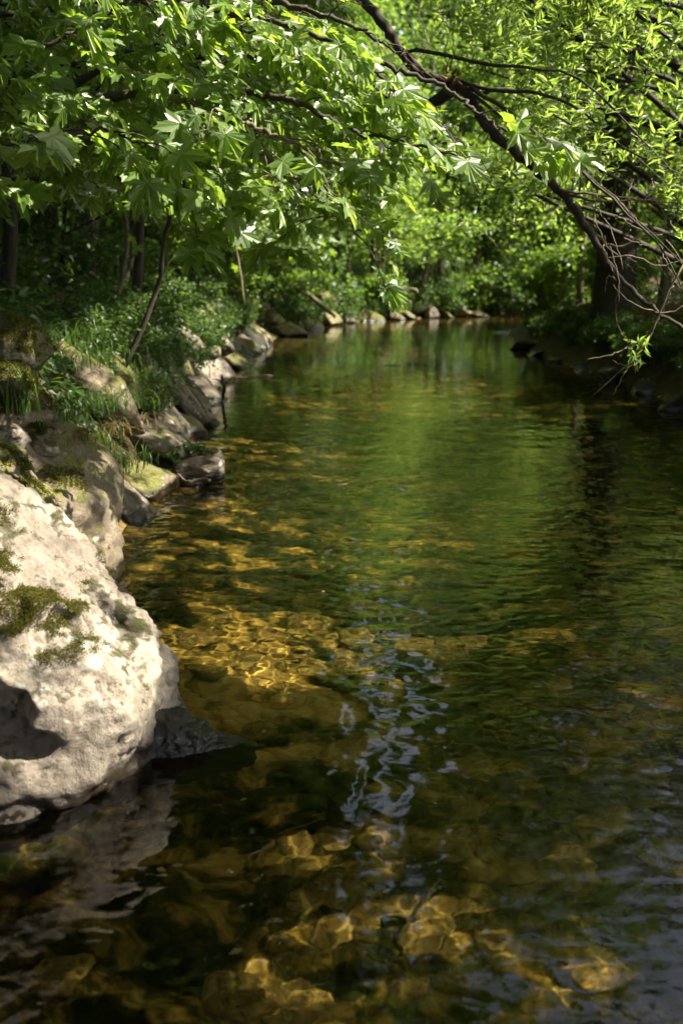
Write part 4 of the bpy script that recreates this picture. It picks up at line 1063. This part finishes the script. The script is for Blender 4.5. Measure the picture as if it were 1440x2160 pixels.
# ------------------------------------------------------------------ the maple over the water
def maple():
    g = rng(2024)
    x0, y0 = -4.4, 6.0; z0 = float(ground_h(x0, y0)[0]); org = np.array((x0, y0, z0))
    t = thing('maple_tree', org, 'maple spreading low sunlit branches over the water from the upper left', 'tree')
    mb = MB()
    tp, tr = trunk_mb(mb, g, (0, 0, -0.4), (0.3, 0.2, 10), 0.22, 0.06, 0.15, 16, 12)
    limbs = [
        ([(-200, 330, 5.2), (130, 222, 4.9), (260, 200, 4.8), (370, 178, 4.7), (500, 190, 4.6), (620, 215, 4.5), (720, 265, 4.5), (860, 300, 4.5), (1000, 335, 4.5)], 0.022, 1.0),
        ([(-200, 240, 5.6), (100, 195, 5.3), (300, 110, 5.2), (470, 130, 5.0), (600, 120, 4.9), (750, 170, 4.8), (880, 240, 4.7), (960, 300, 4.7)], 0.02, 1.0),
        ([(-200, 160, 4.6), (60, 108, 4.4), (180, 55, 4.4), (300, -20, 4.4)], 0.013, 0.7),
        ([(-220, 420, 4.2), (-40, 330, 4.1), (80, 290, 4.0), (200, 275, 4.0), (300, 300, 4.0)], 0.012, 0.8),
        ([(120, 240, 4.9), (250, 280, 4.6), (330, 310, 4.5), (430, 350, 4.4)], 0.010, 0.8),
        ([(-150, -60, 4.7), (150, -30, 4.7), (350, 0, 4.6), (520, 30, 4.5), (680, 80, 4.4), (790, 150, 4.3), (850, 220, 4.3)], 0.018, 1.0),
        ([(370, 205, 4.6), (480, 250, 4.4), (580, 285, 4.3), (680, 330, 4.3), (760, 370, 4.3)], 0.010, 0.9),
        ([(300, -90, 5.0), (500, -30, 4.9), (640, 20, 4.8), (760, 60, 4.8), (850, 120, 4.8)], 0.014, 0.9),
        ([(800, 130, 4.3), (940, 190, 4.3), (1010, 240, 4.25), (1060, 270, 4.25), (1110, 300, 4.2)], 0.007, 0.45),
        ([(480, 250, 4.9), (560, 320, 4.6), (610, 370, 4.5), (690, 400, 4.5)], 0.009, 0.75),
        ([(-150, 60, 5.4), (120, 20, 5.3), (330, 60, 5.2), (480, 60, 5.1), (600, 80, 5.0)], 0.016, 1.0),
        ([(-200, 300, 6.2), (100, 300, 6.2), (300, 260, 6.0), (500, 240, 5.8), (700, 260, 5.6), (850, 330, 5.6)], 0.02, 1.1),
        ([(200, 300, 4.9), (300, 340, 4.7), (380, 385, 4.6), (440, 430, 4.6)], 0.007, 0.6),
        ([(560, 330, 5.0), (640, 400, 4.9), (700, 440, 4.8), (760, 490, 4.8)], 0.007, 0.7),
        ([(-200, 420, 5.6), (60, 380, 5.4), (200, 370, 5.3), (330, 400, 5.2), (430, 450, 5.2)], 0.012, 0.8),
        ([(-200, 140, 6.6), (100, 130, 6.6), (300, 160, 6.4), (500, 130, 6.2), (700, 140, 6.2), (860, 200, 6.0)], 0.02, 1.1),
        ([(-200, 20, 6.4), (100, 0, 6.4), (300, 10, 6.2), (520, -20, 6.2), (700, 0, 6.2)], 0.02, 1.1)]
    pos, tips, nrms, sizes = [], [], [], []
    pet = MB()
    for li, (pts, r0, den) in enumerate(limbs):
        q = [P(*a) - org for a in pts]
        # join the limb to the trunk, or to the limb it forks from
        if pts[0][0] < 0:
            j = int(np.argmin(np.abs(tp[:, 2] - (q[0][2] - 0.3)))); q = [tp[j], (tp[j] * 0.5 + q[0] * 0.5 + np.array((0, 0, 0.1)))] + q
        c = curve(q, 10 * len(q)); c += 0.008 * g.normal(size=c.shape)
        lm = MB(); lm.tube(c, np.linspace(r0 * 1.5, 0.004, len(c)), 6, 0.05, li)
        seg = np.linalg.norm(np.diff(c, axis=0), axis=1); s = np.concatenate([[0], np.cumsum(seg)])
        step = 0.105 / den; sgn = 1
        for d in np.arange(0.5 if pts[0][0] < 0 else 0.1, s[-1], step):
            a = np.array([np.interp(d, s, c[:, k]) for k in range(3)])
            if (a + org)[0] < -2.6 or (li == 8 and (a + org)[0] < 0.52): continue
            j = min(np.searchsorted(s, d), len(c) - 1); T = unit(c[j] - c[max(j - 2, 0)])
            hor = unit(np.cross(T, (0, 0, 1.0))) * sgn; sgn = -sgn
            L_ = g.uniform(0.18, 0.5) * (0.6 if den < 0.6 else 1) * (1.15 - 0.6 * d / s[-1])
            dirn = unit(hor * g.uniform(0.5, 1.0) + T * g.uniform(0.5, 1.0) + np.array((0, 0, g.uniform(-0.25, 0.25))))
            tw = curve([a, a + dirn * L_ * 0.5 + np.array((0, 0, 0.015)), a + dirn * L_ - np.array((0, 0, 0.05))], 7)
            lm.tube(tw, np.linspace(0.0035, 0.0016, 7), 4)
            for k in ([2, 4, 6, 6] if L_ > 0.25 else [4, 6, 6]):
                for sd in (-1, 1):
                    if g.random() < 0.12: continue
                    out = unit(np.cross(dirn, (0, 0, 1.0)) * sd * g.uniform(0.4, 1) + dirn * g.uniform(0.2, 1.0) + np.array((0.1, -0.15, g.uniform(-0.5, 0.1))))
                    pl = g.uniform(0.04, 0.10)
                    b = tw[k] + out * pl
                    pet.tube([tw[k], (tw[k] + b) / 2 + np.array((0, 0, 0.006)), b], 0.0013, 3)
                    n = unit(np.array((0.36, -0.44, 0.68)) + 0.34 * g.normal(size=3))
                    tip = unit(out * np.array((1, 1, 0.4)) + np.array((0.35, -0.25, -0.50)) + 0.2 * g.normal(size=3))
                    tip = tip - (tip @ n) * n
                    if li != 8:
                        wb = b + org; dv = wb - np.array((0, 0, CAM_H)); fw = dv[1] * math.cos(PITCH) - dv[2] * math.sin(PITCH); upv = dv[1] * math.sin(PITCH) + dv[2] * math.cos(PITCH)
                        uu_, vv_ = 720 + FPX * dv[0] / fw, 1080 - FPX * upv / fw
                        if uu_ > np.interp(vv_, [-50, 15, 85, 140, 178, 262, 330, 420], [690, 725, 775, 815, 900, 960, 1010, 1010]): continue
                    pos.append(b); tips.append(tip); nrms.append(n); sizes.append(g.uniform(0.042, 0.125))
        link('branch', lm.mesh('branch', M['bark'] if li not in (6, 9) else M['twig']), t)
    pos, tips, nrms, sizes = map(np.array, (pos, tips, nrms, sizes))
    # upper crown, out of frame, and the shaded interior behind the sprays
    cl = np.vstack([clumps(g, (0.2, 0.4, 6.6), (2.8, 3.0, 2.6), 55), clumps(g, (1.6, 2.2, 1.75), (2.2, 1.6, 1.1), 26, 0.2)])
    n = 9000; k = g.integers(0, len(cl), n); p2 = cl[k] + g.normal(size=(n, 3)) * np.array((.42, .42, .24))
    w = p2 + org
    uu = w[:, 0] / w[:, 1]; ok = ~((w[:, 1] < 5.3) & (w[:, 2] < 3.3)) & (uu < 0.10) & (w[:, 2] > 2.1 - 0.0 * w[:, 1])
    p2 = p2[ok]; n = len(p2)
    n2 = unit(np.array((0.2, -0.2, 0.9)) + 0.45 * g.normal(size=(n, 3))); t2 = g.normal(size=(n, 3)) + np.array((.3, -.2, -.5)); t2 -= (t2 * n2).sum(1)[:, None] * n2
    pos = np.vstack([pos, p2]); tips = np.vstack([tips, t2]); nrms = np.vstack([nrms, n2]); sizes = np.concatenate([sizes, g.uniform(0.07, 0.13, n)])
    branches(mb, g, tp, tr, cl, 3)
    link('trunk', mb.mesh('trunk', M['bark_dark']), t)
    vs, fs, nv = [], [], 0
    for k, (zs, xs, bend) in enumerate([(0.5, 1.05, 0.0), (1.2, 0.92, 0.12), (2.1, 1.0, -0.10), (1.6, 0.82, 0.2)]):      # flat, drooping and curled leaves
        tv = MAPLE_V * np.array((xs, 1, zs)); tv[:, 2] += bend * tv[:, 0] * (0.6 + tv[:, 1]) - (0.10 * k) * tv[:, 1] ** 2
        v, f = stamp(tv, MAPLE_F, pos[k::4], frames(tips[k::4], nrms[k::4]), sizes[k::4])
        vs.append(v); fs.append(f + nv); nv += len(v)
    v, f = np.vstack(vs), np.vstack(fs)
    link('crown', make_mesh('crown', v, f, M['maple'], smooth=False), t)
    link('leaf_stalks', pet.mesh('leaf_stalks', M['twig']), t)
    print('maple leaves', len(pos))
maple()

# ------------------------------------------------------------------ the bough leaning across from the upper middle, and the willow on the right
def lanceolate(g, tw, n, size, pos, tips, nrms, sizes, upish=0.5):
    for k in range(n):
        s = g.uniform(0.1, 1.0); i = s * (len(tw) - 1); j = int(i); 
        a = tw[j] + (tw[min(j + 1, len(tw) - 1)] - tw[j]) * (i - j)
        T = unit(tw[min(j + 1, len(tw) - 1)] - tw[max(j - 1, 0)])
        o = unit(np.cross(T, g.normal(size=3)))
        tip = unit(T * 0.55 + o * 0.8 + np.array((0, 0, -0.15)))
        n_ = unit(np.cross(tip, g.normal(size=3)) + np.array((0, -0.3, upish)))
        n_ = n_ - (n_ @ tip) * tip
        pos.append(a); tips.append(tip); nrms.append(n_); sizes.append(size * g.uniform(0.6, 1.2))

def leaning_bough():
    g = rng(31)
    x0, y0 = -3.9, 8.4; org = np.array((x0, y0, float(ground_h(x0, y0)[0])))
    t = thing('leaning_tree', org, 'crooked tree whose long bare bough slants down across the right half to the water', 'tree')
    mb = MB()
    tp, tr = trunk_mb(mb, g, (0, 0, -0.4), (0.9, -0.6, 5.6), 0.16, 0.09, 0.1, 10, 10)
    link('trunk', mb.mesh('trunk', M['bark']), t)
    main = [tp[-1], P(330, -420, 7.6) - org] + [P(*a) - org for a in [(640, -120, 7.2), (780, 15, 7.0), (830, 85, 6.9), (868, 140, 6.8), (905, 162, 6.75), (962, 178, 6.7), (1000, 215, 6.65), (1022, 262, 6.6), (1095, 325, 6.55), (1150, 375, 6.5), (1195, 420, 6.5), (1240, 485, 6.45), (1275, 545, 6.4), (1312, 595, 6.4), (1370, 645, 6.35), (1440, 692, 6.3), (1500, 720, 6.3)]]
    b = MB(); c = curve(main, 110); c += 0.006 * g.normal(size=c.shape)
    r = np.interp(np.linspace(0, 1, 110), [0, 0.25, 0.42, 0.5, 0.7, 0.9, 1.0], [0.045, 0.026, 0.029, 0.033, 0.024, 0.013, 0.008])
    b.tube(c, r * (1 + 0.16 * np.clip(perlin(np.column_stack([np.arange(110) * 0.31, np.zeros(110), np.zeros(110)])), -1, 1)), 11, 0.10, 9)
    link('bough', b.mesh('bough', M['bark']), t)
    # the fork and its bright broken stub
    f = MB(); f.tube(curve([P(*a) - org for a in [(965, 178, 6.7), (930, 205, 6.8), (895, 228, 6.9), (860, 250, 7.0)]], 10), np.linspace(0.045, 0.03, 10), 8, 0.05, 4)
    link('branch', f.mesh('branch', M['bark_dark']), t)
    st = MB()
    for k in range(8):
        a = P(g.uniform(943, 975), g.uniform(150, 180), 6.66) - org; d = np.array((g.normal() * .03, -.03 + g.normal() * .02, g.uniform(0.01, 0.05)))
        st.tube([a, a + d * .6, a + d], [0.010, 0.008, 0.002], 5, 0.15, k)
    bs = link('broken_stub', st.mesh('broken_stub', M['broken']), t); bs['label'] = 'torn orange wood'
    pts = [
        [(962, 172, 6.7), (1040, 190, 6.6), (1150, 200, 6.5), (1230, 240, 6.4), (1310, 310, 6.3), (1440, 372, 6.2)],
        [(905, 162, 6.75), (860, 105, 6.6), (1000, 130, 6.5), (1120, 145, 6.4), (1220, 165, 6.4), (1330, 270, 6.3), (1450, 400, 6.2)],
        [(990, 185, 6.65), (1080, 240, 6.5), (1190, 330, 6.3), (1290, 420, 6.2), (1390, 520, 6.1), (1450, 640, 6.1)],
        [(985, 190, 6.65), (1080, 260, 6.5), (1160, 300, 6.4), (1230, 360, 6.3), (1330, 450, 6.2), (1440, 560, 6.2)],
        [(1010, 200, 6.6), (1080, 190, 6.7), (1200, 260, 6.7), (1300, 300, 6.7), (1440, 420, 6.7)],
        [(1170, 398, 6.5), (1230, 408, 6.4), (1320, 418, 6.4), (1450, 430, 6.4)],
        [(1185, 405, 6.5), (1260, 424, 6.4), (1350, 422, 6.5), (1450, 450, 6.5)],
        [(1245, 490, 6.45), (1300, 520, 6.4), (1370, 490, 6.4), (1450, 500, 6.4)],
        [(868, 140, 6.8), (900, 90, 6.9), (880, 30, 7.0), (900, -30, 7.0)],
        [(905, 162, 6.75), (890, 200, 6.7), (930, 240, 6.6), (950, 285, 6.6)],
        [(1195, 420, 6.5), (1188, 470, 6.5), (1180, 505, 6.5)],
        [(1275, 545, 6.4), (1330, 540, 6.3), (1390, 560, 6.3), (1450, 545, 6.3)],
        [(1312, 595, 6.4), (1300, 620, 6.4), (1302, 690, 6.4), (1330, 720, 6.35)],
        [(1300, 590, 6.4), (1280, 585, 6.4), (1275, 612, 6.4)],
        [(1440, 560, 6.0), (1400, 640, 6.0), (1375, 700, 6.0), (1345, 745, 6.0), (1300, 790, 6.0), (1250, 832, 6.0)],
        [(1335, 722, 6.0), (1300, 745, 6.0), (1235, 758, 6.0)], [(1330, 760, 6.0), (1310, 800, 6.0), (1293, 835, 6.0)], [(1345, 745, 6.0), (1325, 770, 6.0), (1290, 762, 6.0)],
        [(1420, 600, 6.1), (1390, 670, 6.1), (1350, 720, 6.1)], [(1450, 640, 6.0), (1400, 660, 6.0), (1330, 640, 6.0), (1290, 600, 6.0)],
    ]
    for k in range(26):      # bare twigs tangled at the right edge
        a = np.array((g.uniform(1240, 1430), g.uniform(380, 560))); d = np.array((g.uniform(20, 110), g.uniform(20, 150))) if g.random() < .65 else np.array((g.uniform(-40, 30), g.uniform(-110, -40)))
        Yd = g.uniform(6.1, 6.7); m = a + d * .5 + g.normal(size=2) * 8
        pts.append([(*a, Yd), (*m, Yd), (*(a + d), Yd + g.normal() * .1)])
    for u in (962, 975, 985, 995, 1005, 1165, 1178, 1190, 1205, 1222, 1235, 1248, 940, 948):    # upright shoots
        b_ = 395 if u > 1100 else (150 if u < 950 else 395)
        if 955 < u < 1010: continue
        pts.append([(u, b_ + g.uniform(0, 14), 6.5), (u + g.uniform(0, 12), b_ - 45, 6.5), (u + g.uniform(5, 28), b_ - g.uniform(60, 150), 6.5)])
    bt = MB()
    for k, pp in enumerate(pts):
        q = curve([P(*a) - org for a in pp], 16); q += 0.004 * g.normal(size=q.shape)
        thick = 0.016 if k < 3 else (0.011 if k < 8 else 0.006)
        if k < 16:
            m = MB(); m.tube(q, np.linspace(thick, 0.003, 16), 5, 0.05, k); link('branch', m.mesh('branch', M['bark'] if k < 5 else M['twig']), t)
        else:
            m = MB(); m.tube(q, np.linspace(0.005, 0.002, 16), 4); link('twig', m.mesh('twig', M['twig']), t)
    pos, tips, nrms, sizes = [], [], [], []
    sp = curve([P(*a) - org for a in [(1355, 740, 6.0), (1345, 720, 6.0), (1330, 745, 5.95), (1340, 765, 6.0)]], 8)
    lanceolate(g, sp, 26, 0.085, pos, tips, nrms, sizes)
    sp = curve([P(*a) - org for a in [(1355, 700, 6.0), (1358, 735, 6.0), (1340, 770, 6.0)]], 8)
    lanceolate(g, sp, 16, 0.085, pos, tips, nrms, sizes)
    for k in range(90):      # leafy shoots growing up from the bough's twigs
        a = np.array((g.uniform(1010, 1440), g.uniform(20, 560)))
        if a[1] > 420 and a[0] < 1250: continue
        if a[1] > 400 and 1200 < a[0] < 1350: continue
        if a[1] > 150 + (a[0] - 1000) * 0.9 + 60: continue
        Yd = g.uniform(6.0, 7.6); L_ = g.uniform(50, 130)
        q = curve([P(*b_, Yd) - org for b_ in (a, a + np.array((g.uniform(-10, 25), -L_ * .5)), a + np.array((g.uniform(0, 50), -L_)))], 8)
        bt2 = MB(); 
        lanceolate(g, q, int(g.uniform(16, 34)), 0.085, pos, tips, nrms, sizes)
    v, f = stamp(WIL_V, WIL_F, np.array(pos), frames(np.array(tips), np.array(nrms)), np.array(sizes))
    link('crown', make_mesh('crown', v, f, M['willow']), t)
leaning_bough()

def willow():
    g = rng(52)
    x0, y0 = 4.6, 9.6; org = np.array((x0, y0, float(ground_h(x0, y0)[0])))
    t = thing('willow_tree', org, 'willow with masses of light yellow-green narrow leaves at the upper right', 'tree')
    mb = MB()
    tp, tr = trunk_mb(mb, g, (0, 0, -0.4), (-0.4, 0.2, 6.2), 0.14, 0.05, 0.15, 12, 10)
    pos, tips, nrms, sizes = [], [], [], []
    cl = [P(g.uniform(1010, 1500), g.uniform(-250, 470), g.uniform(7.6, 9.6)) - org for _ in range(70)]
    cl = [c for c in cl if not (1190 < 720 + FPX * (c[0] + org[0]) / (c[1] + org[1]) < 1370 and (c[2] + org[2]) < 3.3)]
    branches(mb, g, tp, tr, cl, 2, 0.4)
    for c in cl:
        for k in range(10):
            a = c + g.normal(size=3) * np.array((.22, .22, .2)); d = unit(np.array((g.normal() * .5, g.normal() * .5, g.uniform(.2, 1.2)))) * g.uniform(.25, .5)
            q = curve([a, a + d * .5, a + d + np.array((0, 0, -.06))], 6)
            mb.tube(q, np.linspace(0.004, 0.0015, 6), 3)
            lanceolate(g, q, 24, 0.085, pos, tips, nrms, sizes)
    link('trunk', mb.mesh('trunk', M['bark']), t)
    v, f = stamp(WIL_V, WIL_F, np.array(pos), frames(np.array(tips), np.array(nrms)), np.array(sizes))
    link('crown', make_mesh('crown', v, f, M['willow']), t)
willow()
